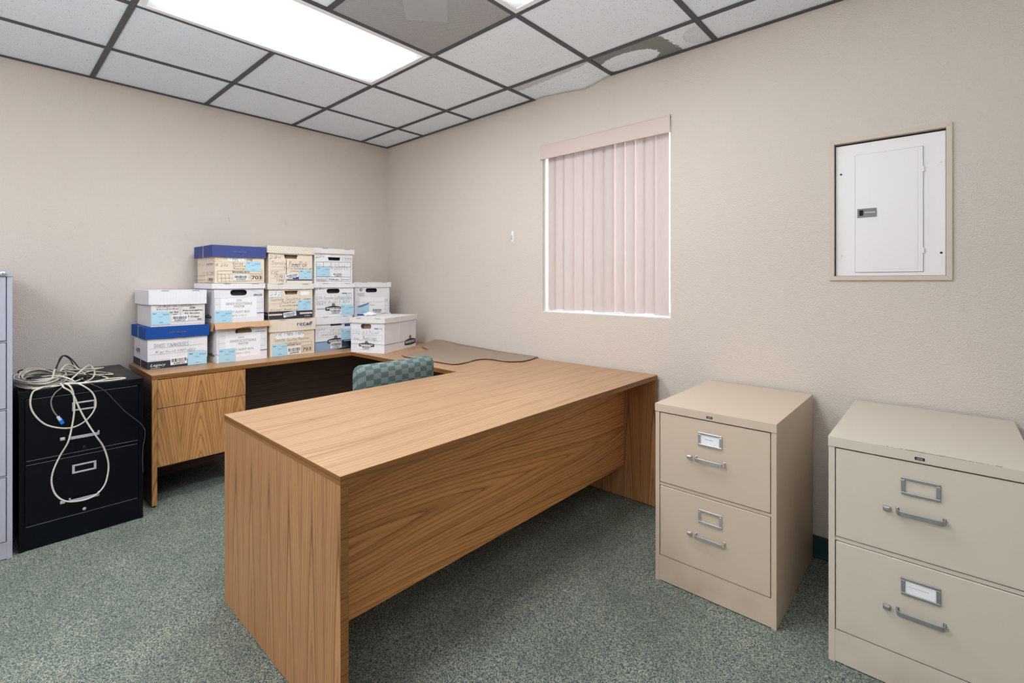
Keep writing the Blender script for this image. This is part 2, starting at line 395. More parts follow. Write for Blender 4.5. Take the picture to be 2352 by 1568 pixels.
HF['N'] = '1218 1842 4248'; HF['O'] = '28161322 32434638'; HF['e'] = '1444 44453514 13223243'; HF['m'] = '0502 042515 2522 244535 4542'; HF['O'] = '2816132232434638 3828'; HF['4'] = '1814 1444 3832'; HF['8'] = '281646 28474412 1223 '[:19]
HF['8'] = '3828173544331213 131535 3547 4738'; HF['6'] = '381513223243 433514'; HF['U'] = '1813223243 4348'
def hand(txt, w):
    w *= .62
    rnd = random.Random(txt); out = []; x = 0
    for ch in txt:
        g = HF.get(ch, '' if ch == ' ' else HF['o'])
        for st in g.split():
            pts = []
            for i in range(0, len(st) - 1, 2):
                pts.append((x + int(st[i]) + rnd.uniform(-.18, .18) + (int(st[i + 1]) - 2) * .12, int(st[i + 1]) + rnd.uniform(-.25, .25)))
            if len(pts) > 2: pts = [(p.x, p.y) for p in catmull([(a, b, 0) for a, b in pts], 3)]
            if len(pts) > 1: out.append(pts)
        x += 4.6 if ch != ' ' else 3.2
    X = [p[0] for s in out for p in s]; Y = [p[1] for s in out for p in s]
    a, b, c, d = min(X), max(X), min(Y), max(Y)
    return [[((px - a) / (b - a or 1), (py - c) / (d - c or 1)) for px, py in s] for s in out]

def decal(mb, P, d, lvl=0):
    """P(u, v, e) -> local point on the face, e = lift. d = [face, kind, ...]"""
    k = d[1]
    if k == 'r':
        m, u0, v0, u1, v1 = d[2:7]
        e = .0004 if d[2] not in ('stripe', 'kraft') else .0006
        mb.quad([P(u0, v0, e), P(u1, v0, e), P(u1, v1, e), P(u0, v1, e)], DM[m])
    elif k == 'l':
        m, w, pts = d[2:5]
        for (a, b), (c, e_) in zip(pts[:-1], pts[1:]): ribbon(mb, P, a, b, c, e_, w, DM[m], .0008)
    elif k == 't':
        txt, m, st, u0, v0, u1, v1 = d[2:9]; vs, fs = text_polys(txt, st)
        mb.add([P(u0 + x * (u1 - u0), v0 + y * (v1 - v0), .001) for x, y in vs], fs, DM[m])
    elif k == 'h':
        txt, m, w, u0, v0, u1, v1 = d[2:9]; w *= .66
        for s in hand(txt, w):
            q = [(u0 + x * (u1 - u0), v0 + y * (v1 - v0)) for x, y in s]
            for a, b in zip(q[:-1], q[1:]): ribbon(mb, P, *a, *b, w, DM[m], .0012)
    elif k == 'g':
        u0, v0, u1, v1 = d[2:6]; U = lambda t: u0 + (u1 - u0) * t; V = lambda t: v0 + (v1 - v0) * t
        top = [(t / 8, .50 + .16 * math.sin(PI * t / 8)) for t in range(9)]
        bot = [(t / 8, .04 + .07 * math.sin(PI * t / 8) * -1 + .04) for t in range(8, -1, -1)]
        mb.quad([P(U(a), V(b), .001) for a, b in [(-.0, .28)] + top[0:] + [(1, .28)] + bot], 'darkp')
        vs, fs = text_polys('BANKERS BOX', 'b')
        mb.add([P(U(.08 + .84 * x), V(.22 + .24 * y), .0013) for x, y in vs], fs, 'inkwhite')
        cx, cy, rx, ry = .5, .78, .10 if abs(u1 - u0) > .06 else .14, .2
        mb.quad([P(U(cx + rx * math.cos(a * PI / 8)), V(cy + ry * math.sin(a * PI / 8)), .0012) for a in range(16)], 'darkp')
        mb.quad([P(U(cx + .72 * rx * math.cos(a * PI / 8)), V(cy + .72 * ry * math.sin(a * PI / 8)), .0014) for a in range(16)], 'inkgrey')
        for a in (0, PI / 2): ribbon(mb, P, U(cx - rx * .7 * math.cos(a)), V(cy - ry * .7 * math.sin(a)), U(cx + rx * .7 * math.cos(a)), V(cy + ry * .7 * math.sin(a)), .0014, 'darkp', .0017)

def ribbon(mb, P, a, b, c, d, w, m, e):
    dx, dy = c - a, d - b; L = math.hypot(dx, dy)
    if L < 1e-6: return
    nx, ny = -dy / L * w / 2, dx / L * w / 2; ex, ey = dx / L * w * .3, dy / L * w * .3
    a -= ex; b -= ey; c += ex; d += ey
    mb.quad([P(a + nx, b + ny, e), P(a - nx, b - ny, e), P(c - nx, d - ny, e), P(c + nx, d + ny, e)], m)
DECALS = {'B1': [['F', 'r', 'dark', -0.0011, 0.0004, 0.3157, 0.0463], ['F', 't', 'Legacy', 'white', 'i', 0.0122, 0.0119, 0.0904, 0.0323], ['F', 'l', 'white', 0.002, [(0.0152, 0.0075), (0.0607, 0.0068)]],
        ['F', 'l', 'grey', 0.0011, [(0.0088, 0.1221), (0.2909, 0.1272)]], ['F', 'l', 'grey', 0.0011, [(0.0079, 0.0871), (0.2909, 0.0889)]], ['F', 'l', 'grey', 0.0011, [(0.0079, 0.053), (0.1141, 0.0509)]],
        ['F', 'h', 'SANDS TOWNHOUSES', 'ink', 0.0016, 0.0281, 0.1271, 0.2065, 0.1493], ['F', 'h', 'Misc Point 1997-2002', 'ink', 0.0014, 0.038, 0.0896, 0.2408, 0.107],
        ['F', 'C', 'AZ8722', 0.1119, 0.0161, 0.1985, 0.0603, 2], ['F', 'B', 0.2018, -0.0018, 0.3058, 0.0856], ['K', 't', '1.877.345.3546', 'lidp', 'r', 0.1081, 0.2103, 0.1906, 0.2187],
        ['L', 'r', 'dark', 0.431, 0.0084, 0.0099, 0.0239], ['L', 't', 'Legacy', 'ink', 'i', 0.306, 0.076, 0.1708, 0.1206]],
 'B2': [['F', 'h', '232 # OOK', 'ink', 0.0015, 0.0306, 0.1145, 0.2136, 0.1291], ['F', 't', '8 1/2 x 11 (21.5 x 28 cm)', 'black', 'b', 0.0263, 0.097, 0.1361, 0.1086],
        ['F', 't', 'Letter Size', 'black', 'b', 0.0748, 0.0792, 0.1361, 0.0908], ['F', 't', '1 ream', 'black', 'b', 0.0995, 0.0687, 0.1301, 0.0755], ['F', 'l', 'grey', 0.0015, [(0.1499, 0.119), (0.1499, 0.0305)]],
        ['F', 'l', 'grey', 0.0015, [(0.1499, 0.119), (0.2684, 0.1163)]], ['F', 'l', 'grey', 0.0015, [(0.2684, 0.1163), (0.2684, 0.0263)]], ['F', 'l', 'grey', 0.0015, [(0.1499, 0.0294), (0.2684, 0.0263)]],
        ['F', 'l', 'grey', 0.001, [(0.0046, 0.0076), (0.2743, 0.0091)]], ['F', 'l', 'grey', 0.0012, [(0.143, 0.1182), (0.143, 0.0309)]], ['F', 'l', 'grey', 0.0012, [(0.0219, 0.1164), (0.143, 0.1165)]],
        ['F', 't', '20#', 'black', 'b', 0.1945, 0.1017, 0.2261, 0.1141], ['F', 't', 'Xerographic', 'black', 'b', 0.156, 0.0839, 0.2645, 0.0971], ['F', 't', '92 Bright', 'black', 'b', 0.1686, 0.0671, 0.2508, 0.0779],
        ['F', 't', 'P Copy', 'black', 'b', 0.1841, 0.0443, 0.2483, 0.0577], ['F', 'C', 'AZ8725', 0.1018, 0.0267, 0.186, 0.0631, 0], ['F', 'B', 0.0012, 0.0124, 0.0928, 0.0909],
        ['F', 'r', 'grey', 0.2367, 0.0296, 0.2596, 0.0393]],
 'B3': [['F', 's', 'o', 0.1074, 0.1729, 0.2089, 0.2146], ['F', 'r', 'paper', 0.0499, 0.0261, 0.263, 0.1833], ['F', 't', '232', 'pr', 'r', 0.1261, 0.1485, 0.16, 0.1605],
        ['F', 't', 'SANDS SCOTTSDALE', 'pr', 'r', 0.0769, 0.1255, 0.2358, 0.1409], ['F', 't', 'MASTER', 'pr', 'r', 0.1261, 0.107, 0.1874, 0.1204], ['F', 't', '17 AUDIT BOX', 'pr', 'r', 0.1074, 0.0702, 0.2206, 0.082],
        ['F', 't', 'BOX 1 OF 2', 'grey', 'r', 0.1154, 0.0464, 0.1967, 0.0562], ['F', 'B', 0.01, -0.0003, 0.1101, 0.0884], ['F', 'l', 'grey', 0.0011, [(0.0105, 0.1694), (0.0473, 0.1692)]],
        ['F', 'l', 'grey', 0.0011, [(0.0105, 0.1694), (0.0105, 0.0912)]], ['F', 'l', 'grey', 0.0011, [(0.0141, 0.1266), (0.0473, 0.1246)]], ['F', 'l', 'grey', 0.0011, [(0.2939, 0.1589), (0.2939, 0.0874)]],
        ['F', 'l', 'grey', 0.0011, [(0.2641, 0.1324), (0.2939, 0.1316)]], ['F', 'l', 'grey', 0.0011, [(0.2641, 0.0879), (0.2939, 0.0874)]], ['F', 'r', 'bluep', 0.2641, 0.0543, 0.3102, 0.0615],
        ['F', 't', 'APPROVED', 'black', 'b', 0.2302, 0.1828, 0.2916, 0.1878], ['F', 'l', 'black', 0.0015, [(0.2358, 0.2006), (0.2813, 0.201)]], ['L', 'g', 0.1674, 0.0375, 0.0379, 0.0591],
        ['L', 'r', 'bluep', 0.0293, 0.0558, -0.0301, 0.0526]],
 'B4': [['F', 's', 'o', 0.0917, 0.1755, 0.192, 0.2127], ['F', 'r', 'paper', 0.0375, 0.0312, 0.2521, 0.165], ['F', 't', '232', 'pr', 'r', 0.1303, 0.1379, 0.1593, 0.1507],
        ['F', 't', 'SANDS SCOTTSDALE', 'pr', 'r', 0.0657, 0.1148, 0.224, 0.1296], ['F', 't', 'MASTER', 'pr', 'r', 0.1154, 0.0963, 0.1772, 0.1111], ['F', 't', '17 AUDIT BOX', 'pr', 'r', 0.1038, 0.0612, 0.2102, 0.0758],
        ['F', 't', 'BOX 2 OF 2', 'grey', 'r', 0.1038, 0.0385, 0.1881, 0.0497], ['F', 'B', 0.001, -0.0042, 0.1022, 0.0801], ['F', 'l', 'grey', 0.0011, [(0.001, 0.1602), (0.1991, 0.1629)]],
        ['F', 'l', 'grey', 0.0011, [(0.001, 0.1602), (0.001, 0.0812)]], ['F', 'l', 'grey', 0.0011, [(0.0035, 0.1206), (0.0359, 0.1206)]], ['F', 'l', 'grey', 0.0011, [(0.289, 0.156), (0.289, 0.0865)]],
        ['F', 'l', 'grey', 0.0011, [(0.2538, 0.1287), (0.289, 0.13)]], ['F', 'l', 'grey', 0.0011, [(0.2538, 0.0856), (0.289, 0.0865)]], ['F', 'r', 'bluep', 0.2549, 0.0522, 0.3005, 0.0592],
        ['F', 't', 'APPROVED', 'black', 'b', 0.2324, 0.1695, 0.289, 0.1833], ['F', 'l', 'grey', 0.0011, [(0.2224, 0.2081), (0.2862, 0.1862)]], ['L', 'g', 0.1794, 0.0277, 0.0535, 0.0565]],
 'B5': [['F', 'r', 'paper', 0.0754, 0.1403, 0.1803, 0.1604], ['F', 'h', '1995 - 1998', 'ink', 0.002, 0.0851, 0.1417, 0.2245, 0.1617], ['F', 'h', '# 232', 'ink', 0.0017, 0.0034, 0.1063, 0.0744, 0.1245],
        ['F', 'h', 'Sands', 'ink', 0.0017, 0.0999, 0.122, 0.1633, 0.1336], ['F', 'h', 'Scotts', 'ink', 0.0017, 0.1032, 0.1054, 0.1803, 0.118], ['F', 'h', 'Master', 'ink', 0.0017, 0.1058, 0.0887, 0.1838, 0.1009],
        ['F', 'l', 'grey', 0.0011, [(0.0003, 0.133), (0.1803, 0.1384)]], ['F', 'l', 'brown', 0.0015, [(0.0129, 0.0756), (0.2835, 0.0888)]], ['F', 'l', 'brown', 0.0015, [(0.0129, 0.0756), (0.0154, 0.0048)]],
        ['F', 'l', 'brown', 0.0015, [(0.2835, 0.0888), (0.2878, 0.0153)]], ['F', 'l', 'brown', 0.0015, [(0.0154, 0.0048), (0.2878, 0.0153)]], ['F', 'l', 'brown', 0.0013, [(0.0145, 0.0555), (0.2853, 0.0658)]],
        ['F', 'l', 'brown', 0.0013, [(0.016, 0.03), (0.1048, 0.0323)]], ['F', 'l', 'brown', 0.0013, [(0.1941, 0.0373), (0.213, 0.0381)]], ['F', 'l', 'brown', 0.0013, [(0.0361, 0.0561), (0.0383, 0.0066)]],
        ['F', 'l', 'brown', 0.0013, [(0.0585, 0.0564), (0.0608, 0.0066)]], ['F', 'l', 'brown', 0.0013, [(0.0812, 0.0566), (0.0835, 0.0066)]], ['F', 'l', 'brown', 0.0013, [(0.212, 0.0626), (0.2155, 0.0122)]],
        ['F', 't', 'BANKERS BOX', 'brown', 'b', 0.1015, 0.067, 0.2078, 0.0772], ['F', 't', 'ECONO/STOR', 'brown', 'r', 0.2183, 0.0519, 0.2789, 0.0581], ['F', 't', '703', 'brown', 'b', 0.2176, 0.0235, 0.2817, 0.0477],
        ['F', 'C', 'AZ9003', 0.1081, 0.0169, 0.1941, 0.0548, 0], ['F', 'B', 0.1821, 0.0785, 0.2764, 0.1433], ['F', 'l', 'orange', 0.0014, [(-0.0028, 0.1621), (-0.0028, 0.1353)]],
        ['F', 'l', 'orange', 0.0014, [(0.0028, 0.1623), (0.0028, 0.1366)]], ['F', 'l', 'orange', 0.0014, [(0.0085, 0.1625), (0.0085, 0.1378)]], ['F', 'l', 'orange', 0.0014, [(0.0141, 0.1628), (0.0141, 0.139)]],
        ['F', 'l', 'orange', 0.0014, [(0.0198, 0.163), (0.0198, 0.1403)]], ['F', 'l', 'orange', 0.0014, [(0.0255, 0.1632), (0.0255, 0.1415)]], ['F', 'l', 'orange', 0.0014, [(0.0313, 0.1634), (0.0313, 0.1428)]],
        ['F', 'l', 'orange', 0.0014, [(0.037, 0.1636), (0.037, 0.144)]], ['F', 'l', 'orange', 0.0014, [(0.0428, 0.1638), (0.0428, 0.1453)]], ['F', 'l', 'orange', 0.0014, [(0.0485, 0.164), (0.0485, 0.1466)]],
        ['F', 'l', 'orange', 0.0014, [(0.0543, 0.1643), (0.0543, 0.1478)]], ['F', 'l', 'orange', 0.0014, [(0.0601, 0.1645), (0.0601, 0.1491)]], ['F', 'l', 'orange', 0.0014, [(0.0659, 0.1647), (0.0659, 0.1504)]],
        ['F', 'l', 'orange', 0.0014, [(0.0718, 0.1649), (0.0718, 0.1516)]], ['K', 't', '1.877.345.3546', 'lidp', 'r', 0.0993, 0.2007, 0.183, 0.2081],
        ['L', 'h', 'Patio Condense', 'ink', 0.002, 0.3617, 0.1138, 0.0312, 0.1386], ['L', 'h', 'FYE 95-1998', 'ink', 0.002, 0.2606, 0.0555, 0.0204, 0.0737],
        ['L', 'l', 'brown', 0.0018, [(0.4438, 0.0464), (0.0258, 0.0531)]], ['L', 'l', 'brown', 0.0018, [(0.431, 0.0174), (0.0258, 0.0247)]], ['L', 'l', 'brown', 0.0018, [(0.4284, -0.0058), (0.0258, 0.0034)]],
        ['L', 't', '703', 'brown', 'b', 0.1251, 0.0088, 0.0399, 0.0318], ['L', 'l', 'brown', 0.0012, [(0.4056, 0.0471), (0.4056, -0.0053)]], ['L', 'l', 'brown', 0.0012, [(0.3754, 0.0476), (0.3754, -0.0046)]],
        ['L', 'l', 'brown', 0.0012, [(0.3456, 0.048), (0.3456, -0.0039)]], ['L', 'l', 'brown', 0.0012, [(0.3161, 0.0485), (0.3161, -0.0032)]], ['L', 'l', 'brown', 0.0012, [(0.287, 0.049), (0.287, -0.0026)]],
        ['L', 'l', 'brown', 0.0012, [(0.2583, 0.0495), (0.2583, -0.0019)]], ['L', 'l', 'brown', 0.0012, [(0.2298, 0.0499), (0.2298, -0.0012)]], ['L', 'l', 'brown', 0.0012, [(0.2018, 0.0504), (0.2018, -0.0006)]],
        ['L', 'l', 'brown', 0.0012, [(0.174, 0.0508), (0.174, 0.0)]], ['L', 'l', 'brown', 0.0012, [(0.1466, 0.0513), (0.1466, 0.0007)]]],
 'C1': [['F', 'r', 'paper', 0.0344, 0.121, 0.2341, 0.1783], ['F', 'h', 'FYE 1985-1989', 'ink', 0.0022, 0.0368, 0.1392, 0.2316, 0.1598], ['F', 'h', 'Sands', 'ink', 0.0018, 0.0259, 0.1029, 0.0991, 0.1265],
        ['F', 'h', 'Scotts', 'ink', 0.0018, 0.1161, 0.1, 0.1807, 0.1216], ['F', 'h', 'Master', 'ink', 0.0018, 0.1933, 0.103, 0.2757, 0.1212], ['F', 'h', 'Condensed', 'ink', 0.0018, 0.0991, 0.0814, 0.1832, 0.0916],
        ['F', 'B', 0.0133, 0.0022, 0.1137, 0.0863], ['F', 'C', 'AZ9042', 0.1161, 0.0064, 0.2111, 0.058, 2], ['F', 't', 'BANKERS BOX', 'brown', 'b', 0.1039, 0.068, 0.2152, 0.0776],
        ['F', 'l', 'brown', 0.0014, [(0.1832, 0.084), (0.2941, 0.085)]], ['F', 'l', 'brown', 0.0014, [(0.2941, 0.085), (0.2952, 0.0153)]], ['F', 'l', 'brown', 0.0014, [(0.2187, 0.0624), (0.2198, 0.0141)]],
        ['F', 'l', 'brown', 0.0014, [(0.2198, 0.0141), (0.2952, 0.0153)]], ['F', 'l', 'brown', 0.0014, [(0.2187, 0.0589), (0.2941, 0.0618)]], ['F', 't', '703', 'brown', 'b', 0.2254, 0.0206, 0.2888, 0.0442],
        ['F', 't', 'ECONO/STOR', 'brown', 'r', 0.2254, 0.0499, 0.2888, 0.0543], ['F', 'l', 'brown', 0.0012, [(0.2341, 0.1429), (0.293, 0.1454)]], ['K', 't', 'rec', 'navy', 'r', 0.1826, 0.2046, 0.2428, 0.2258],
        ['K', 't', 'all', 'navy', 'bi', 0.2448, 0.2054, 0.2945, 0.2314], ['K', 'l', 'grey', 0.001, [(0.1866, 0.196), (0.2908, 0.1965)]]],
 'C2': [['F', 'r', 'dark', -0.0023, -0.0186, 0.3111, 0.0563], ['F', 'r', 'kraft', -0.0023, 0.0286, 0.0911, 0.0399], ['F', 'r', 'kraft', 0.215, 0.0307, 0.3061, 0.0423], ['F', 'r', 'paper', 0.0006, 0.1582, 0.0828, 0.1975],
        ['F', 'h', '232', 'ink', 0.0017, 0.008, 0.1666, 0.079, 0.192], ['F', 's', 't', 0.1065, 0.1735, 0.2005, 0.1987], ['F', 'h', 'Sands Scotts', 'ink', 0.0017, 0.0135, 0.1314, 0.2178, 0.1522],
        ['F', 'h', 'dem', 'ink', 0.0017, 0.2421, 0.1342, 0.2956, 0.1474], ['F', 'h', 'Master', 'ink', 0.0017, 0.0847, 0.1106, 0.1898, 0.1298], ['F', 'h', 'Condense', 'ink', 0.0017, 0.0733, 0.0893, 0.1997, 0.1059],
        ['F', 'h', 'Annual Meeting', 'ink', 0.0017, 0.0098, 0.0592, 0.2005, 0.0742], ['F', 'B', 0.2005, 0.0556, 0.2956, 0.1336], ['F', 'C', 'AZ9049', 0.098, 0.0105, 0.1878, 0.0556, 7],
        ['F', 'l', 'grey', 0.0012, [(0.0117, 0.1571), (0.0828, 0.1555)]], ['F', 'l', 'grey', 0.0012, [(0.0866, 0.1963), (0.0866, 0.1562)]], ['F', 'l', 'grey', 0.0012, [(0.0117, 0.1112), (0.0828, 0.1096)]],
        ['F', 'l', 'grey', 0.0012, [(0.2178, 0.1944), (0.2178, 0.1531)]], ['F', 'r', 'paper', 0.2198, 0.1658, 0.2832, 0.1951], ['F', 't', '12.40oz', 'pale', 'b', 0.2482, 0.0129, 0.2927, 0.0227],
        ['L', 'r', 'dark', 0.0797, -0.0007, 0.0078, 0.0517], ['L', 'r', 'kraft', 0.0797, 0.0329, 0.0078, 0.0362]],
 'C3': [['F', 's', 't', 0.105, 0.1758, 0.2017, 0.2029], ['F', 'h', '234', 'ink', 0.0019, 0.0063, 0.1699, 0.0829, 0.1977], ['F', 'h', 'Sands', 'ink', 0.0019, 0.0174, 0.1321, 0.1192, 0.1571],
        ['F', 'l', 'grey', 0.0011, [(0.0174, 0.1157), (0.1146, 0.118)]], ['F', 'l', 'grey', 0.0011, [(0.0174, 0.0923), (0.1154, 0.0941)]], ['F', 'l', 'grey', 0.0011, [(0.0174, 0.0651), (0.1154, 0.0663)]],
        ['F', 'l', 'grey', 0.0011, [(0.0166, 0.0364), (0.1173, 0.0369)]], ['F', 'l', 'grey', 0.0011, [(0.0848, 0.1912), (0.1039, 0.1919)]], ['F', 'h', 'FYE', 'ink', 0.0019, 0.0199, 0.0621, 0.0677, 0.0849],
        ['F', 'h', '6/30/', 'ink', 0.0019, 0.0415, 0.0401, 0.1096, 0.0589], ['F', 'h', '1990', 'ink', 0.0019, 0.0546, 0.0061, 0.1039, 0.0297], ['F', 'r', 'navyp', 0.1192, 0.0056, 0.1227, 0.1729],
        ['F', 'h', 'Perma', 'navyp', 0.003, 0.1425, 0.1189, 0.2097, 0.1579], ['F', 'h', 'Pak', 'navyp', 0.003, 0.2138, 0.1214, 0.2687, 0.1586],
        ['F', 'h', 'Patio Condominium', 'ink', 0.0017, 0.1058, 0.1004, 0.3039, 0.1188], ['F', 't', 'STORAGE', 'navyp', 'r', 0.1511, 0.084, 0.2097, 0.0914], ['F', 'r', 'navyp', 0.127, 0.0212, 0.3081, 0.0295],
        ['F', 'r', 'navyp', 0.166, 0.0298, 0.2097, 0.04], ['F', 'r', 'navyp', 0.1898, 0.0402, 0.2097, 0.052], ['F', 'B', 0.213, 0.0335, 0.3039, 0.0994], ['F', 'C', 'AZ9210', 0.1146, 0.0342, 0.2037, 0.0749, 10],
        ['F', 'r', 'kraft', 0.1386, 0.0288, 0.1456, 0.0311], ['F', 'r', 'kraft', 0.1527, 0.0288, 0.1597, 0.0312], ['F', 'r', 'kraft', 0.1668, 0.0289, 0.1739, 0.0313], ['F', 'r', 'kraft', 0.181, 0.029, 0.1882, 0.0313],
        ['F', 'r', 'kraft', 0.1953, 0.029, 0.2025, 0.0314], ['F', 'r', 'kraft', 0.2097, 0.0291, 0.217, 0.0314], ['F', 'r', 'kraft', 0.2242, 0.0291, 0.2315, 0.0315], ['F', 'r', 'kraft', 0.2388, 0.0292, 0.2461, 0.0316],
        ['F', 'r', 'kraft', 0.2535, 0.0292, 0.2608, 0.0316], ['F', 'r', 'kraft', 0.2682, 0.0293, 0.2757, 0.0317], ['F', 'r', 'kraft', 0.2831, 0.0293, 0.2906, 0.0317]],
 'D1': [['F', 'r', 'blueb', -0.0061, -0.0164, 0.2883, 0.0717], ['F', 'r', 'stripe', -0.0061, 0.035, 0.2883, 0.0649], ['F', 'r', 'stripe', -0.0061, 0.0278, 0.2883, 0.0582],
        ['F', 'r', 'stripe', -0.0061, 0.0206, 0.2883, 0.0514], ['F', 'r', 'stripe', -0.0061, 0.0134, 0.2883, 0.0446], ['F', 'r', 'stripe', -0.0061, 0.0062, 0.2883, 0.0379],
        ['F', 'r', 'stripe', -0.0061, -0.0009, 0.2883, 0.0311], ['F', 'r', 'stripe', -0.0061, -0.0081, 0.2883, 0.0243], ['F', 'h', '232', 'ink', 0.0015, 0.0213, 0.1557, 0.0761, 0.1703],
        ['F', 'h', '1/99 - 12/99', 'ink', 0.0015, 0.1152, 0.1413, 0.2187, 0.1599], ['F', 'h', 'SANDS SCOTTSDALE', 'ink', 0.0014, 0.0469, 0.1121, 0.2199, 0.1267],
        ['F', 'l', 'grey', 0.0011, [(0.0186, 0.1751), (0.1994, 0.1688)]], ['F', 'l', 'grey', 0.0011, [(0.0186, 0.1751), (0.0197, 0.1028)]], ['F', 'l', 'grey', 0.0011, [(0.0197, 0.1028), (0.1994, 0.0971)]],
        ['F', 'l', 'grey', 0.0011, [(0.0186, 0.1411), (0.1994, 0.1335)]], ['F', 'g', 0.095, 0.0484, 0.2269, 0.1112], ['F', 'B', 0.2041, 0.071, 0.2805, 0.1522], ['F', 'C', 'AZ9001', 0.1175, 0.0137, 0.2082, 0.0602, 0],
        ['F', 'r', 'dark', 0.1192, 0.1845, 0.2082, 0.2097], ['F', 'r', 'navy', 0.2346, 0.1852, 0.2805, 0.1926], ['F', 'r', 'navy', 0.2346, 0.1742, 0.2805, 0.185]],  # dark rectangle below the lid paints a shaded hand hole, not print
 'D2': [['F', 's', 'o', 0.0884, 0.1751, 0.1938, 0.2087], ['F', 'h', '234', 'ink', 0.0019, 0.0002, 0.2015, 0.0697, 0.2171], ['F', 'l', 'grey', 0.001, [(0.0103, 0.1719), (0.293, 0.1692)]],
        ['F', 'l', 'grey', 0.001, [(0.0103, 0.1719), (0.0103, 0.0888)]], ['F', 'l', 'grey', 0.001, [(0.0103, 0.0888), (0.293, 0.0829)]], ['F', 'l', 'grey', 0.001, [(0.293, 0.1692), (0.293, 0.0829)]],
        ['F', 'h', '234 Sands', 'ink', 0.0016, 0.0074, 0.1272, 0.1391, 0.1552], ['F', 'h', 'Scottsdale Patio', 'ink', 0.0016, 0.1498, 0.1245, 0.2916, 0.1617],
        ['F', 'h', '2006 Audit BOX', 'ink', 0.0019, 0.0083, 0.0909, 0.2794, 0.1197], ['F', 'r', 'bluep', 0.214, 0.1686, 0.2547, 0.1776], ['F', 't', '703', 'grey', 'b', 0.2614, 0.1698, 0.2907, 0.1762],
        ['F', 'g', 0.0788, 0.041, 0.2061, 0.0983], ['F', 'C', 'AZ8536', 0.1115, 0.0186, 0.2069, 0.0532, -2], ['F', 'B', 0.2017, 0.0051, 0.3125, 0.0812], ['F', 'r', 'stripe', 0.0103, 0.0546, 0.0788, 0.0622]],
 'D3': [['F', 's', 't', 0.1056, 0.1723, 0.2072, 0.1962], ['F', 'h', '234', 'ink', 0.0017, 0.0096, 0.1865, 0.0772, 0.2189], ['F', 'h', '1999', 'ink', 0.0017, 0.2204, 0.1703, 0.2985, 0.1999],
        ['F', 'l', 'black', 0.0018, [(0.0177, 0.1575), (0.2904, 0.1626)]], ['F', 'l', 'black', 0.0018, [(0.2904, 0.1626), (0.294, 0.1594)]], ['F', 'l', 'black', 0.0018, [(0.294, 0.1594), (0.2931, 0.0133)]],
        ['F', 'l', 'black', 0.0018, [(0.2931, 0.0133), (0.2886, 0.01)]], ['F', 'l', 'black', 0.0018, [(0.2886, 0.01), (0.0206, 0.0111)]], ['F', 'l', 'black', 0.0018, [(0.0206, 0.0111), (0.0165, 0.0146)]],
        ['F', 'l', 'black', 0.0018, [(0.0165, 0.0146), (0.0145, 0.1535)]], ['F', 'l', 'black', 0.0018, [(0.0145, 0.1535), (0.0177, 0.1575)]], ['F', 'l', 'black', 0.0018, [(0.071, 0.1584), (0.071, 0.1234)]],
        ['F', 'l', 'black', 0.0018, [(0.1318, 0.1594), (0.1318, 0.1249)]], ['F', 'l', 'black', 0.0018, [(0.1919, 0.1604), (0.1941, 0.1263)]], ['F', 'l', 'black', 0.0018, [(0.0177, 0.1222), (0.2931, 0.1253)]],
        ['F', 'l', 'black', 0.0018, [(0.0177, 0.0468), (0.2922, 0.0465)]], ['F', 'l', 'black', 0.0018, [(0.1001, 0.0467), (0.0981, 0.0115)]], ['F', 'l', 'black', 0.0018, [(0.2138, 0.0463), (0.2138, 0.0108)]],
        ['F', 'h', 'Sands', 'ink', 0.0016, 0.0258, 0.1085, 0.1446, 0.1369], ['F', 'h', 'Scotts', 'ink', 0.0019, 0.1574, 0.1034, 0.2679, 0.141], ['F', 't', '03325', 'black', 'r', 0.0218, 0.0155, 0.0918, 0.0313],
        ['F', 't', 'STOR-ALL', 'black', 'b', 0.1128, 0.0198, 0.1985, 0.0324], ['F', 't', 'Perma Products', 'black', 'i', 0.2204, 0.0229, 0.2827, 0.0307], ['F', 'B', 0.0177, 0.0492, 0.1225, 0.1214],
        ['F', 'C', 'AZ8559', 0.1424, 0.0493, 0.2292, 0.0796, 0]],
 'E1': [['F', 's', 'o', 0.0997, 0.1759, 0.2063, 0.2089], ['F', 't', '0', 'black', 'b', 0.0453, 0.1866, 0.0673, 0.2096], ['F', 't', 'BUSINESS', 'black', 'r', 0.0278, 0.1621, 0.0876, 0.1695],
        ['F', 't', 'SOURCE', 'black', 'r', 0.0335, 0.146, 0.0818, 0.1558], ['F', 'r', 'paper', 0.0492, 0.002, 0.278, 0.1332], ['F', 't', '234 Sands Scottsdale', 'grey', 'r', 0.0659, 0.0915, 0.2625, 0.0983],
        ['F', 't', 'Patio', 'grey', 'r', 0.1389, 0.064, 0.1821, 0.0784], ['F', 'B', 0.0207, 0.0047, 0.129, 0.0946], ['F', 'C', 'AZ9663', 0.1562, 0.004, 0.2548, 0.0407, -2],
        ['F', 'l', 'grey', 0.0011, [(0.0113, 0.1009), (0.0492, 0.1014)]], ['F', 'l', 'grey', 0.0011, [(0.0113, 0.1009), (0.0113, 0.021)]], ['F', 'l', 'bluep', 0.0012, [(0.2806, 0.0953), (0.3188, 0.0959)]],
        ['F', 'l', 'bluep', 0.0012, [(0.3188, 0.0959), (0.3188, 0.0114)]], ['F', 'l', 'bluep', 0.0012, [(0.2806, 0.0612), (0.3188, 0.0611)]], ['F', 'l', 'bluep', 0.0012, [(0.2806, 0.0266), (0.3188, 0.0272)]],
        ['F', 't', 'LABEL', 'grey', 'b', 0.2806, 0.1041, 0.3146, 0.1111]],
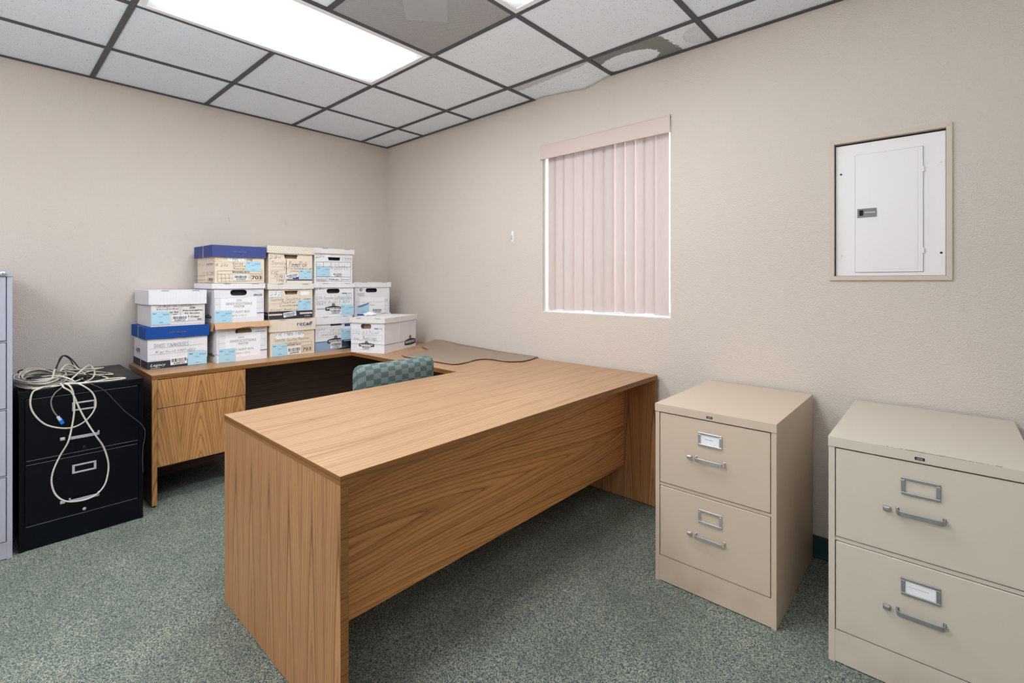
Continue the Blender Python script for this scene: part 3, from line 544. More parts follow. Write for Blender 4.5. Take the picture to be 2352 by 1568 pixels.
 'E2': [['F', 's', 'o', 0.0849, 0.1749, 0.1748, 0.21], ['F', 'l', 'grey', 0.0011, [(0.0089, 0.1663), (0.2675, 0.1868)]], ['F', 'l', 'grey', 0.0011, [(0.0089, 0.1663), (0.0101, 0.0923)]],
        ['F', 'l', 'grey', 0.0011, [(0.0101, 0.0923), (0.2675, 0.09)]], ['F', 'l', 'grey', 0.0011, [(0.2675, 0.1868), (0.2675, 0.09)]], ['F', 'l', 'grey', 0.0011, [(0.0939, 0.1301), (0.2634, 0.1306)]],
        ['F', 'h', '232', 'ink', 0.0016, 0.0168, 0.1334, 0.077, 0.1614], ['F', 'h', 'OLD Point', 'ink', 0.0017, 0.0951, 0.137, 0.2428, 0.1616], ['F', 'h', 'Ann.', 'ink', 0.0016, 0.0241, 0.0922, 0.077, 0.113],
        ['F', 'h', 'Meetings', 'ink', 0.0018, 0.103, 0.0834, 0.2204, 0.1248], ['F', 'r', 'bluep', 0.2003, 0.1731, 0.234, 0.1808], ['F', 't', '703', 'grey', 'b', 0.2399, 0.174, 0.2651, 0.181],
        ['F', 'r', 'stripe', 0.0027, 0.0646, 0.2827, 0.0608], ['F', 'g', 0.0698, 0.0424, 0.2003, 0.0878], ['F', 'C', 'AZ9039', 0.0927, 0.0247, 0.1707, 0.054, 0], ['R', 'g', 0.2832, 0.0186, 0.4553, 0.0987],
        ['R', 'l', 'stripe', 0.006, [(0.0016, 0.0609), (0.2758, 0.0557)]]]}
SPEC = {'B1': (0.393, -1.899, -1.59, 0.7345, 0.985, 0.915, -1.91, -1.583),
 'B2': (0.388, -1.881, -1.603, 0.9855, 1.203, 1.117, -1.892, -1.596),
 'B3': (0.434, -1.549, -1.243, 0.7345, 0.988, 0.945, -1.562, -1.234),
 'B4': (0.43, -1.561, -1.262, 0.989, 1.244, 1.21, -1.574, -1.257),
 'B5': (0.43, -1.558, -1.26, 1.2465, 1.489, 1.414, -1.574, -1.252),
 'C1': (0.428, -1.22, -0.908, 0.7345, 0.99, 0.907, -1.226, -0.902),
 'C2': (0.42, -1.226, -0.918, 0.991, 1.241, 1.203, -1.234, -0.912),
 'C3': (0.42, -1.228, -0.919, 1.242, 1.503, 1.453, -1.238, -0.908),
 'D1': (0.407, -0.89, -0.602, 0.7345, 0.991, 0.935, -0.896, -0.594),
 'D2': (0.405, -0.889, -0.578, 0.992, 1.244, 1.211, -0.902, -0.572),
 'D3': (0.4, -0.894, -0.586, 1.245, 1.507, 1.468, -0.9, -0.572),
 'E1': (0.33, -0.525, -0.197, 0.991, 1.251, 1.211, -0.533, -0.186)}
SKY = 3.2; FILL = 30; VT = ('Standard', 'None', 1.26, 1.0)
# ---------------------------------------------------------------- room shell
RX, RY, RZ = 5.2, -4.62, 2.501
def wall_cells(us, vs, holes):
    for u0, u1 in zip(us[:-1], us[1:]):
        for v0, v1 in zip(vs[:-1], vs[1:]):
            uc, vc = (u0 + u1) / 2, (v0 + v1) / 2
            if not any(h[0] < uc < h[1] and h[2] < vc < h[3] for h in holes): yield u0, v0, u1, v1
WIN = (1.848, 2.747, 1.050, 2.172)
PAN = (3.507, 3.877, 1.279, 1.864)
mb = MB()
for u0, v0, u1, v1 in wall_cells([-.15, WIN[0], WIN[1], PAN[0], PAN[1], RX + .15], [-.02, WIN[2], PAN[2], PAN[3], WIN[3], RZ + .1], [WIN, PAN]):
    mb.box((u0, 0, v0), (u1, .14, v1), 'wall')
w_ = .0012
for k in range(7):   # hairline seam above the window
    z0, z1 = 2.205 + k * .041, 2.205 + (k + 1) * .041
    j = random.uniform(-.003, .003)
    mb.quad([(2.363 + j, -.0006, z0), (2.3645 + j, -.0006, z0), (2.3645 + j * .6, -.0006, z1), (2.3634 + j * .6, -.0006, z1)], 'trimw')
struct(mb.build('wall_back'))
struct(MB().box((-.14, RY - .15, -.02), (0, 0, RZ + .1), 'wall').build('wall_left'))
struct(MB().box((RX, RY - .15, -.02), (RX + .14, 0, RZ + .1), 'wall').build('wall_right'))
struct(MB().box((0, RY - .14, -.02), (RX, RY, RZ + .1), 'wall').build('wall_front'))
struct(MB().box((-.14, RY - .15, -.1), (RX + .14, .14, 0), 'carpet').build('floor'))
def baseboard(name, a, b, axis):
    mb = MB()
    if axis == 'x': mb.box((a, -.007, 0), (b, 0, .098), 'teal').box((a, -.016, 0), (b, -.006, .012), 'teal')
    else: mb.box((0, a, 0), (.007, b, .098), 'teal').box((.006, a, 0), (.016, b, .012), 'teal')
    struct(mb.build(name, bevel=.002))
baseboard('baseboard_back', .02, RX, 'x'); baseboard('baseboard_left', RY, -.02, 'y')

# ceiling: tiles, grid
GX = [0] + [.555 + .6096 * i for i in range(8)] + [RX]
GY = [0] + [-.2725 - .6096 * j for j in range(8)] + [RY]
FIX = [(2, 2, 4), (4, 2, 4), (2, 6, 8), (4, 6, 8)]      # column, first row, end row
fixcells = {(c, r) for c, a, b in FIX for r in range(a, b)}
VENT = (3, 2); SAG = (3, 0); STAIN = (4, 0)
mb = MB(); gr = MB()
for i in range(len(GX) - 1):
    for j in range(len(GY) - 1):
        if (i, j) in fixcells or (i, j) in (VENT, SAG, STAIN): continue
        mb.box((GX[i] + .004, GY[j + 1] + .004, RZ + .004), (GX[i + 1] - .004, GY[j] - .004, RZ + .02), 'tile')
mb.box((-.1, RY - .1, RZ + .20), (RX + .1, .1, RZ + .22), 'duct')
struct(mb.build('ceiling'))
hw = .0125
for i in range(1, len(GX) - 1):
    gr.box((GX[i] - hw, RY, RZ - .002), (GX[i] + hw, 0, RZ + .0035), 'grid'); gr.box((GX[i] - .001, RY, RZ + .003), (GX[i] + .001, 0, RZ + .04), 'grid')
for j in range(1, len(GY) - 1):
    for i in range(len(GX) - 1):
        if (i, j) in fixcells and (i, j - 1) in fixcells: continue
        gr.box((GX[i] + hw, GY[j] - hw, RZ - .0022), (GX[i + 1] - hw, GY[j] + hw, RZ + .0033), 'grid')
# wall angle, missing over the sagging tile
for a, b in ((0, GX[3]), (GX[4] - .01, RX)): gr.box((a, -.02, RZ - .003), (b, -.0002, RZ + .003), 'grid')
gr.box((.0002, RY, RZ - .003), (.02, -.02, RZ + .003), 'grid'); gr.box((0, RY, RZ - .003), (RX, RY + .02, RZ + .003), 'grid'); gr.box((RX - .02, RY, RZ - .003), (RX, 0, RZ + .003), 'grid')
struct(gr.build('trim_1'))
# two damaged tiles
x0, x1 = GX[3] + .004, GX[4] - .004; y0, y1 = GY[1] + .006, -.001
mb = MB(); nx, ny = 24, 10; vs = []
def sag(u, v): return -.034 * (v ** 1.6) * (math.exp(-((u - .68) / .2) ** 2) + .30 * math.exp(-((u - .38) / .16) ** 2)) - .003 * v
for top in (0, 1):
    for a in range(nx + 1):
        for b in range(ny + 1):
            u, v = a / nx, b / ny; vs.append(((x1 - x0) * u, (y1 - y0) * v, sag(u, v) + .004 + top * .014))
S = (nx + 1) * (ny + 1); idx = lambda a, b, t: t * S + a * (ny + 1) + b; fs = []
for t in (0, 1):
    for a in range(nx):
        for b in range(ny): fs.append((idx(a, b, t), idx(a + 1, b, t), idx(a + 1, b + 1, t), idx(a, b + 1, t)))
for a in range(nx): fs += [(idx(a, 0, 0), idx(a + 1, 0, 0), idx(a + 1, 0, 1), idx(a, 0, 1)), (idx(a, ny, 0), idx(a + 1, ny, 0), idx(a + 1, ny, 1), idx(a, ny, 1))]
for b in range(ny): fs += [(idx(0, b, 0), idx(0, b + 1, 0), idx(0, b + 1, 1), idx(0, b, 1)), (idx(nx, b, 0), idx(nx, b + 1, 0), idx(nx, b + 1, 1), idx(nx, b, 1))]
mb.add(vs, fs, 'tile_sag', True)
tag(mb.build('ceiling_tile', loc=(x0, y0, RZ)), 'warped white ceiling tile sagging at its wall edge, left of the stained one', 'ceiling tile')
tag(MB().box((0, 0, .004), (GX[5] - GX[4] - .008, y1 - y0, .018), 'tile_dark').build('ceiling_tile', loc=(GX[4] + .004, y0, RZ)), 'white ceiling tile with a large grey water stain by the wall', 'ceiling tile')

# light fixtures
def fixture(c, a, b, label):
    cx, cy = (GX[c] + GX[c + 1]) / 2, (GY[a] + GY[b]) / 2; W, L = .585, 1.195
    t = thing('ceiling_light', label, 'light', (cx, cy, RZ), 0, 'recessed fluorescent ceiling lights')
    f = MB(); w = .028
    for s in (-1, 1):
        f.box((s * W / 2 - (w if s > 0 else 0), -L / 2, -.004), (s * W / 2 + (w if s < 0 else 0), L / 2, .012), 'fixture')
        f.box((-W / 2 + w, s * L / 2 - (w if s > 0 else 0), -.004), (W / 2 - w, s * L / 2 + (w if s < 0 else 0), .012), 'fixture')
    f.build('frame', t, bevel=.002)
    d = MB(); d.box((-W / 2 + w, -L / 2 + w, .0015), (W / 2 - w, L / 2 - w, .005), 'diffuser'); d.build('diffuser', t)
    MB().box((-W / 2, -L / 2, .013), (W / 2, L / 2, .09), 'fixture').build('housing', t)
    return t
fixture(*FIX[0], 'long recessed fluorescent ceiling light in full view left of the square vent')
fixture(*FIX[1], 'recessed fluorescent ceiling light right of the square vent, only its corner showing')
fixture(*FIX[2], 'unseen recessed fluorescent ceiling light added for fill behind the viewer, left side')  # this and the next fixture are unseen, added as fill light
fixture(*FIX[3], 'unseen recessed fluorescent ceiling light added for fill behind the viewer, right side')

# return air vent with a square plate behind its perforated face
vx, vy = (GX[3] + GX[4]) / 2, (GY[2] + GY[3]) / 2
t = thing('air_vent', 'square perforated grey ceiling air vent with a pale square plate inside', 'vent', (vx, vy, RZ))
MB().box((-.293, -.293, .0005), (.293, .293, .0015), 'perf').build('perforated_face', t)
v = MB()
for a in range(4):
    p0, p1 = [((-.3, -.3), (.3, -.298)), ((-.3, .298), (.3, .3)), ((-.3, -.3), (-.298, .3)), ((.298, -.3), (.3, .3))][a]
    v.box((*p0, .002), (*p1, .17), 'duct')
v.box((-.3, -.3, .17), (.3, .3, .175), 'duct'); v.build('duct_box', t)
q = [(2.113, -1.322), (1.963, -1.19), (2.089, -1.049), (2.232, -1.178)]
cxq, cyq = sum(a for a, b in q) / 4, sum(b for a, b in q) / 4
ang = math.atan2(q[0][1] - q[1][1], q[0][0] - q[1][0])
MB().box((-.098, -.098, .006), (.098, .098, .009), 'damper').lathe([(.004, 0), (.004, .003)], 'grid', (0, 0, .0055), 8).build('deflector_plate', t, loc=(cxq - vx, cyq - vy, 0), rz=ang)

# ---------------------------------------------------------------- window and blind
w = MB(); X0, X1, Z0, Z1 = WIN
w.box((X0, .092, Z0), (X0 + .03, .128, Z1), 'alu').box((X1 - .03, .092, Z0), (X1, .128, Z1), 'alu').box((X0 + .03, .092, Z0), (X1 - .03, .128, Z0 + .03), 'alu').box((X0 + .03, .092, Z1 - .03), (X1 - .03, .128, Z1), 'alu').box(((X0 + X1) / 2 - .015, .098, Z0 + .03), ((X0 + X1) / 2 + .015, .122, Z1 - .03), 'alu')
wo = struct(w.build('window_1', bevel=.002))
MB().box((X0 + .03, .109, Z0 + .03), (X1 - .03, .112, Z1 - .03), 'glass').build('pane', wo)
MB().box((X0 + .0005, .001, Z0 + .0005), (X1 - .0005, .091, Z0 + .006), 'white').build('sill', wo)
t = thing('vertical_blind', 'closed pale pink vertical blind with valance covering the window', 'blind', (X0, .0, Z0))
W = X1 - X0
v = MB(); v.box((-.012, -.014, 1.030), (W + .002, -.008, 1.124), 'valance').box((-.012, -.016, 1.118), (W + .002, -.006, 1.127), 'valance').box((-.012, -.016, 1.028), (W + .002, -.006, 1.034), 'valance')
v.box((-.012, -.014, 1.03), (-.009, .0, 1.124), 'valance').build('valance', t, bevel=.0015)
MB().box((.004, .02, 1.075), (W - .004, .06, 1.115), 'alu').build('headrail', t, bevel=.003)
E_ = [1.863, 1.918, 1.99, 2.067, 2.148, 2.217, 2.29, 2.363, 2.432, 2.501, 2.565, 2.627, 2.709]
tilt = [.10, .16, -.02, .30, .05, -.12, .28, .30, .30, .18, .22, .10]
for k in range(12):
    a, b = E_[k] - X0, E_[k + 1] - X0 + .012
    w2 = (b - a) / 2; cxv = (a + b) / 2; mbv = MB(); n = 8; vs = []; fs = []
    for i in range(n + 1):
        s = i / n * 2 - 1
        bow = .009 * (1 - s * s); x = cxv + s * w2; y = .040 - bow - s * w2 * math.tan(tilt[k]) * .55 + (k % 2) * .0015
        for z in (.018, 1.075): vs.append((x, y, z + (.004 * math.sin(k * 2.1)) * (z < .5)))
    for i in range(n): fs.append((2 * i, 2 * i + 2, 2 * i + 3, 2 * i + 1))
    mbv.add(vs, fs, 'vane', True); mbv.build('slat', t)
ch = MB(); pts = [(W - .006, .012, 1.07 - i * .012) for i in range(0, 84)]
ch.tube(pts, .0013, 'hookw', 6)
for p in pts[::1]: ch.lathe([(.0004, -.0016), (.0019, 0), (.0004, .0016)], 'hookw', p, 6)
ch.build('bead_chain', t)

# ---------------------------------------------------------------- electrical panel
X0, X1, Z0, Z1 = PAN
t = thing('electrical_panel', 'white electrical breaker panel set into the right wall with grey latch', 'electrical panel', (X0, 0, Z0))
W, H = X1 - X0, Z1 - Z0; f = MB(); o = .019
def mitre(p, q, r, s):    # one casing piece
    f.add([(*a, -.009) for a in (p, q, r, s)] + [(*a, .004) for a in (p, q, r, s)], [(0, 1, 2, 3), (7, 6, 5, 4), (0, 4, 5, 1), (1, 5, 6, 2), (2, 6, 7, 3), (3, 7, 4, 0)], 'trimw')
mitre((-o, -o), (W + o, -o), (W, 0), (0, 0)); mitre((W + o, -o), (W + o, H + o), (W, H), (W, 0)); mitre((W + o, H + o), (-o, H + o), (0, H), (W, H)); mitre((-o, H + o), (-o, -o), (0, 0), (0, H))
f.v = [(x, z, y) for x, y, z in f.v]
f.build('casing', t, bevel=.0012)
c = MB(); c.box((.004, .010, .001), (W - .001, .014, H - .008), 'white'); c.box((-.0, .03, -.0), (W, .034, H), 'dark').build('cover', t, bevel=.001)
dx0, dx1, dz0, dz1 = 3.582 - X0, 3.808 - X0, 1.296 - Z0, 1.805 - Z0
g = .0012; d = MB()
d.box((dx0 - g, .0085, dz0 - g), (dx1 + g, .0099, dz1 + g), 'grey_latch').box((dx0, .0055, dz0), (dx1, .0098, dz1), 'white')
d.box((dx0 + .043, .0045, dz0 + .012), (dx1 - .016, .0056, dz1 - .013), 'white')
do = d.build('door', t, bevel=.0012)
l = MB(); lx0, lx1, lz0, lz1 = .083, .150, .254, .291
l.box((lx0, .0015, lz0), (lx1, .0053, lz1), 'grey_latch').box((lx0 + .007, .0008, lz0 + .007), (lx0 + .021, .0016, lz1 - .006), 'dark')
vs, fs = text_polys('SYLVANIA', 'b'); l.add([(lx0 + .026 + x * .037, .0012, lz0 + .017 + y * .006) for x, y in vs], fs, 'inkwhite'); l.build('latch', do)
for z in (1.713 - Z0, 1.382 - Z0): MB().box((dx1 - .002, .002, z - .011), (dx1 + .004, .0095, z + .011), 'white').build('hinge', do, bevel=.001)
for x, z, m in ((.023, 1.731 - Z0, 'dark'), (W - .014, 1.370 - Z0, 'dark'), (W - .016, 1.733 - Z0, 'white'), (.025, 1.370 - Z0, 'white')):
    MB().lathe([(.0042, 0), (.0038, .0016), (.0012, .0018)], m, (x, .0099, z), 12, 'y').build('screw', t)

# wall hooks
h = MB(); h.box((1.563, -.0018, 1.548), (1.584, -.0002, 1.616), 'hookw').box((1.566, -.003, 1.541), (1.581, -.0005, 1.55), 'hookw')
ho = h.build('wall_hook', bevel=.004); tag(ho, 'white adhesive hook on the wall left of the window', 'hook')
MB().tube(catmull([(1.571, -.003, 1.586), (1.571, -.011, 1.576), (1.571, -.017, 1.566), (1.571, -.014, 1.558), (1.571, -.003, 1.562)], 4), .002, 'steel', 6).build('wire_hook', ho)
for y, z, lab in ((-1.343, 1.704, 'tiny metal picture hook on the left wall above the blue-lidded top box'), (-.938, 1.708, 'tiny metal picture hook on the left wall above the dotted-lid box')):
    tag(MB().tube(catmull([(.0012, y + .001, z + .014), (.003, y, z + .006), (.003, y + .004, z - .003), (.008, y + .005, z - .012), (.009, y + .003, z - .008)], 4), .0018, 'steel', 6).box((.0, y - .003, z + .008), (.0022, y + .003, z + .018), 'steel').build('wall_hook'), lab, 'hook', 'picture hooks on the left wall')

# ---------------------------------------------------------------- desk, bridge, credenza
TZ, TT = .7344, .0255
DX0, DX1, DY0, DY1 = 1.7801, 2.6806, -1.9227, -.020
t = thing('desk', 'long oak laminate office desk with full end panels in the foreground', 'desk', (DX0, DY0, 0))
W, L = DX1 - DX0, DY1 - DY0
def top(x0, y0, x1, y1, z1, tt, mt, me, name, parent, bev=.0012):
    m = MB(); m.box((x0, y0, z1 - tt), (x1, y1, z1), me); k = m.mi(mt); m.m[1] = k; return m.build(name, parent, bevel=bev)
top(0, 0, W, L, TZ, TT, 'desk_top', 'desk_edge', 'desktop', t)
def endp(y): return MB().box((.001, y, .004), (W - .001, y + .0245, TZ - TT - .0006), 'desk_end').box((.02, y + .004, 0), (W - .02, y + .02, .004), 'blackplastic')
# front edge of an end panel reads as banding
def endpanel(y):
    m = endp(y); m.m[2 + 3] = m.mi('desk_edge'); m.m[4] = m.mi('desk_edge'); return m.build('end_panel', t, bevel=.001)
endpanel(.0015); endpanel(L - .026)
MB().box((2.466 - DX0, .0262, .186), (2.484 - DX0, L - .0262, TZ - TT - .0006), 'desk_front').build('modesty_panel', t, bevel=.001)

BX0, BX1, BY0 = .6175, 1.7795, -.7102
t = thing('desk_bridge', 'oak laminate bridge section joining desk and credenza along the window wall', 'desk', (BX0, BY0, 0))
top(0, 0, BX1 - BX0, -BY0 - .02, TZ, TT, 'cred_top', 'desk_edge', 'bridge_top', t)
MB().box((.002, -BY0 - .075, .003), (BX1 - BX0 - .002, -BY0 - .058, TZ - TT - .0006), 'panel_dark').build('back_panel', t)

CX0, CX1, CY0 = .018, .6161, -1.924
t = thing('credenza', 'oak laminate credenza with two drawers under the archive boxes, left wall', 'cabinet', (CX0, CY0, 0))
W, L = CX1 - CX0, -CY0 - .020
top(0, 0, W, L, TZ, TT, 'cred_top', 'desk_edge', 'credenza_top', t)
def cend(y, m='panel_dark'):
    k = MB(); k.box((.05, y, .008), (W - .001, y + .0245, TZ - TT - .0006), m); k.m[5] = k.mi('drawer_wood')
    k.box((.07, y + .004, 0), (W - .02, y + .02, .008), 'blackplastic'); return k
cend(.0015).build('end_panel', t, bevel=.001); cend(L - .026).build('end_panel', t, bevel=.001)  # left end's dark colour holds the shade cast by the black cabinet
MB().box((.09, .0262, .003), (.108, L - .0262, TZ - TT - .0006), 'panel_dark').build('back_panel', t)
P1 = .483
MB().box((.12, .028, .222), (W - .024, P1 - .002, .226), 'panel_dark').box((.12, P1 - .02, .222), (W - .024, P1 - .002, TZ - TT - .001), 'panel_dark').box((W - .06, .03, .196), (W - .045, P1 - .004, .221), 'blackplastic').box((W - .0235, .03, .226), (W - .0222, P1 - .003, .706), 'dark').build('pedestal', t)  # thin dark sheet behind the drawer fronts paints the shade in their gaps
for z0, z1 in ((.546, .7055), (.218, .5425)):
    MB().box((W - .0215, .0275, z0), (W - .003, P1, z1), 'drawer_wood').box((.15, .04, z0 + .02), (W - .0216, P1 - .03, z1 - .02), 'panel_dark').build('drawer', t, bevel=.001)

# ---------------------------------------------------------------- filing cabinets
def handle(w=.112):
    r = .012; P = [(0, 0, 0), (0, -.010, 0)]
    P += [(r - r * math.cos(a * PI / 10), -.014 - r * math.sin(a * PI / 10), 0) for a in range(6)]
    P += [(w - r + r * math.sin(a * PI / 10), -.014 - r * math.cos(a * PI / 10), 0) for a in range(6)]
    P += [(w, -.010, 0), (w, 0, 0)]
    return P
def handle_mesh(mb, x, z, mat, w=.112, h=.0145, th=.0028):
    P = handle(w); n = len(P); vs = []
    for i, p in enumerate(P):
        a = Vector(P[max(0, i - 1)]); b = Vector(P[min(n - 1, i + 1)]); t_ = (b - a).normalized(); nr = Vector((t_.y, -t_.x, 0))
        for s, zz in ((0, -h / 2), (0, h / 2), (1, h / 2), (1, -h / 2)): q = Vector(p) + nr * (-th * s); vs.append((q.x + x, q.y, q.z + zz + z))
    fs = []
    for i in range(n - 1):
        for k in range(4): fs.append((4 * i + k, 4 * i + (k + 1) % 4, 4 * i + 4 + (k + 1) % 4, 4 * i + 4 + k))
    mb.add(vs, fs, mat); return mb
def cabinet(label, origin, rz, W, H, D, drawers, mat, hmat, fmat, cards, group=None, locks=False, badge=True, toplock=None):
    t = thing('filing_cabinet', label, 'filing cabinet', origin, rz, group)
    st, tb = .0195, .033
    b = MB(); b.box((0, .014, .0), (W, D, H - .001), mat)
    b.box((0, 0, 0), (st - .002, .015, H - tb), mat).box((W - st + .002, 0, 0), (W, .015, H - tb), mat)
    zlow = min(z for z, _ in drawers)
    b.box((st - .002, .001, .004), (W - st + .002, .015, zlow - .003), mat)
    zs = sorted(drawers)
    for (a0, a1), (b0, b1) in zip(zs[:-1], zs[1:]): b.box((st - .002, .0035, a1 + .0028), (W - st + .002, .015, b0 - .0028), mat)
    b.box((st, .0135, zlow), (W - st, .0142, H - tb), 'dark')
    b.box((-.001, -.0025, H - tb + .0012), (W + .001, D, H), mat)
    b.build('case', t, bevel=.0022)
    for k, (z0, z1) in enumerate(drawers):
        d = MB(); d.box((st + .001, .0005, z0), (W - st - .001, .013, z1), mat); do = None
        if mat == 'black':
            for zz in (z0 + .0006, z1 - .0012): d.box((st + .004, -.0001, zz), (W - st - .004, .0004, zz + .0008), 'silver')
        do = d.build('drawer', t, bevel=.0018 if mat != 'black' else 0)
        if toplock: zc = (z0 + z1) / 2
        else: zc = z0 + .1355
        hz = z0 + (.0795 if locks else .1355); cx = W * .492
        hm = handle_mesh(MB(), cx - .056, hz, hmat); hm.box((cx - .058, -.0006, hz - .009), (cx - .050, .0006, hz + .009), hmat).box((cx + .050, -.0006, hz - .009), (cx + .058, .0006, hz + .009), hmat)
        hm.build('handle', do, bevel=.0006)
        lm = MB(); lm.box((cx - .089, -.010, hz - .008), (cx - .071, -.0002, hz + .006), hmat).box((cx - .087, -.0125, hz - .006), (cx - .073, -.0099, hz + .004), hmat); lm.build('thumb_latch', do, bevel=.0015)
        hx0, hx1, hz0, hz1 = cx - .0455, cx + .0455, z0 + (.204 if locks else .189), z0 + (.247 if locks else .242); w_ = .010
        fm = MB()
        for a, c_ in (((hx0, hz0), (hx1, hz0 + w_ * .8)), ((hx0, hz1 - w_ * .8), (hx1, hz1)), ((hx0, hz0 + w_ * .8), (hx0 + w_, hz1 - w_ * .8)), ((hx1 - w_, hz0 + w_ * .8), (hx1, hz1 - w_ * .8))):
            fm.box((a[0], -.0045, a[1]), (c_[0], .0004, c_[1]), fmat)
        fo = fm.build('label_holder', do, bevel=.0014)
        if cards and cards[k]:
            cm = MB(); cm.box((hx0 + w_, -.0012, hz0 + w_ * .8), (hx1 - w_, -.0002, hz1 - w_ * .8), 'paper')
            vs, fs = text_polys(cards[k], 'r'); wd = .032 if len(cards[k]) < 14 else .046
            cm.add([(cx - wd / 2 - .004 + x * wd, -.0015, hz0 + .026 + y * .0042) for x, y in vs], fs, 'inkgrey'); cm.build('card', fo)
        if locks: MB().lathe([(.0075, -.0002), (.0072, .003), (.004, .0042)], 'silver' if k else 'blackplastic', (cx, 0, z0 + .0185), 14, 'y').build('lock', do)
    if badge:
        bm_ = MB(); bm_.box((W * .488 - .0115, -.0042, H - .024), (W * .488 + .0115, -.0024, H - .0155), 'dark')
        vs, fs = text_polys('HON', 'b'); bm_.add([(W * .488 - .007 + x * .014, -.0046, H - .0225 + y * .0055) for x, y in vs], fs, 'silver'); bm_.build('badge', t, bevel=.0008)
    if toplock:
        MB().lathe([(.0105, -.002), (.0100, .006), (.0085, .0075)], 'chrome', (toplock[0], -.0025, toplock[1]), 18, 'y').box((toplock[0] - .0009, -.0108, toplock[1] - .004), (toplock[0] + .0009, -.0099, toplock[1] + .004), 'dark').build('lock', t)
    return t
DR = [(.4165, .7055), (.1105, .3995)]
cabinet('beige two-drawer filing cabinet standing right beside the oak desk', (2.9657, -.6467, 0), 0, .4606, .7422, .630, DR, 'beige', 'chrome', 'chrome', ['MISCELLANEOUS', None])
c2 = cabinet('putty two-drawer filing cabinet below the electrical panel, cut by the right edge', (3.5879, -.6717, 0), 0, .4745, .7422, .655, DR, 'putty', 'steel', 'steel', [None, 'Property Information'])
cabinet('scuffed black two-drawer filing cabinet with cables on top', (.7056, -2.4426, 0), R90, .4633, .7422, .630, DR, 'black', 'silver', 'silver', None, None, True, False)
cabinet('tall light grey four-drawer filing cabinet at the left edge', (.730, -2.844, 0), R90, .380, 1.310, .66, [(.988, 1.276), (.682, .977), (.379, .671), (.082, .368)], 'lgrey', 'silver', 'silver', None, None, False, False, (.349, 1.291))
# chipped paint along the top front edge of the putty cabinet
ch = MB(); rr = random.Random(3)
for k in range(60):
    x = .10 + .28 * rr.random() ** .8 + .05 * rr.random(); w = rr.uniform(.002, .014) * (1.6 if .19 < x < .32 else .6); h = rr.uniform(.0006, .0018)
    zt_ = .7425; ch.quad([(x, -.0018 - h * .2, zt_), (x + w, -.0018, zt_), (x + w * .8, .0 + h, zt_), (x + w * .3, h * 1.6, zt_)], 'inkgrey' if k % 2 else 'brownp')
for x, y in ((.31, .27), (.40, .26), (.33, .12)): pass
ch.build('chipped_paint', c2)

# ---------------------------------------------------------------- office chair behind the desk
cy, cx = -1.045, 1.60
t = thing('office_chair', 'teal check fabric office chair, its backrest showing behind the desk', 'chair', (cx, cy, 0))
def cushion(name, sx, sy, sz, loc, r, curve=0, mat='fabric', parent=t):
    m = MB(); n = 14; bmh = bmesh.new(); bmesh.ops.create_cube(bmh, size=1)
    bmesh.ops.subdivide_edges(bmh, edges=bmh.edges, cuts=n, use_grid_fill=True)
    for v in bmh.verts:
        p = Vector((v.co.x * sx, v.co.y * sy, v.co.z * sz)); q = Vector([max(-h + r, min(h - r, c)) for c, h in zip(p, (sx / 2, sy / 2, sz / 2))])
        d = p - q
        if d.length > 1e-7: p = q + d.normalized() * r
        p.x += curve * (p.y / sy * 2) ** 2; v.co = p + Vector(loc)
    m.add([v.co.copy() for v in bmh.verts], [[v.index for v in f.verts] for f in bmh.faces], mat, True); bmh.free(); return m.build(name, parent)
cushion('backrest', .095, .49, .42, (.067, 0, .617), .04, -.012)
cushion('seat', .46, .49, .075, (-.19, 0, .455), .035)
MB().box((-.03, -.035, .39), (.10, .035, .405), 'blackplastic').box((.085, -.035, .40), (.10, .035, .50), 'blackplastic').build('back_bracket', t, bevel=.004)
MB().lathe([(.025, .09), (.025, .25), (.016, .25), (.016, .41)], 'blackplastic', (-.17, 0, 0), 16).build('gas_column', t)
for k in range(5):
    a = k * 2 * PI / 5 + .3; c, s = math.cos(a), math.sin(a)
    lg = MB().tube([(-.17 + c * .02, s * .02, .10), (-.17 + c * .14, s * .14, .095), (-.17 + c * .26, s * .26, .075)], [.022, .018, .013], 'blackplastic', 8).build('leg', t)
    MB().lathe([(.010, -.018), (.026, -.016), (.026, -.004), (.012, -.003), (.012, .003), (.026, .004), (.026, .016), (.010, .018)], 'blackplastic', (-.17 + c * .255, s * .255, .0265), 16, 'y').build('caster', lg)

# ---------------------------------------------------------------- plastic chair mat lying on the bridge
front = [(.50, -.03), (.66, -.150), (.80, -.215), (.93, -.262), (1.00, -.33), (1.00, -.50), (1.065, -.585), (1.20, -.60), (1.38, -.592), (1.52, -.588), (1.595, -.575), (1.612, -.52), (1.585, -.40), (1.578, -.33), (1.62, -.282), (1.72, -.282), (1.79, -.262), (1.84, -.20), (1.835, -.11), (1.815, -.035)]
front[0] = (.71, -.03); front[1] = (.74, -.150)
fr = [(p.x, p.y) for p in catmull([(a, b, 0) for a, b in front], 5)]
xb0, xb1 = .53, 1.812
def zb(x): return .030 * math.exp(-((x - .78) / .22) ** 2) + .012 * math.exp(-((x - 1.15) / .25) ** 2) + .001
mb = MB(); ny = 12; vs = []
N = len(fr)
for i, (x, y) in enumerate(fr):
    xb = max(.70, min(xb1, x)); xb = .70 + (xb1 - .70) * (.5 * i / (N - 1) + .5 * (xb - .70) / (xb1 - .70))
    for j in range(ny + 1):
        s = j / ny; px_, py_ = x + (xb - x) * s, y + (-.008 - y) * s
        k = max(0, min(1, (py_ + .17) / .16)); k = k * k * (3 - 2 * k)
        vs.append((px_, py_, 0.0050 + zb(px_) * k))
fs = [(i * (ny + 1) + j, (i + 1) * (ny + 1) + j, (i + 1) * (ny + 1) + j + 1, i * (ny + 1) + j + 1) for i in range(N - 1) for j in range(ny)]
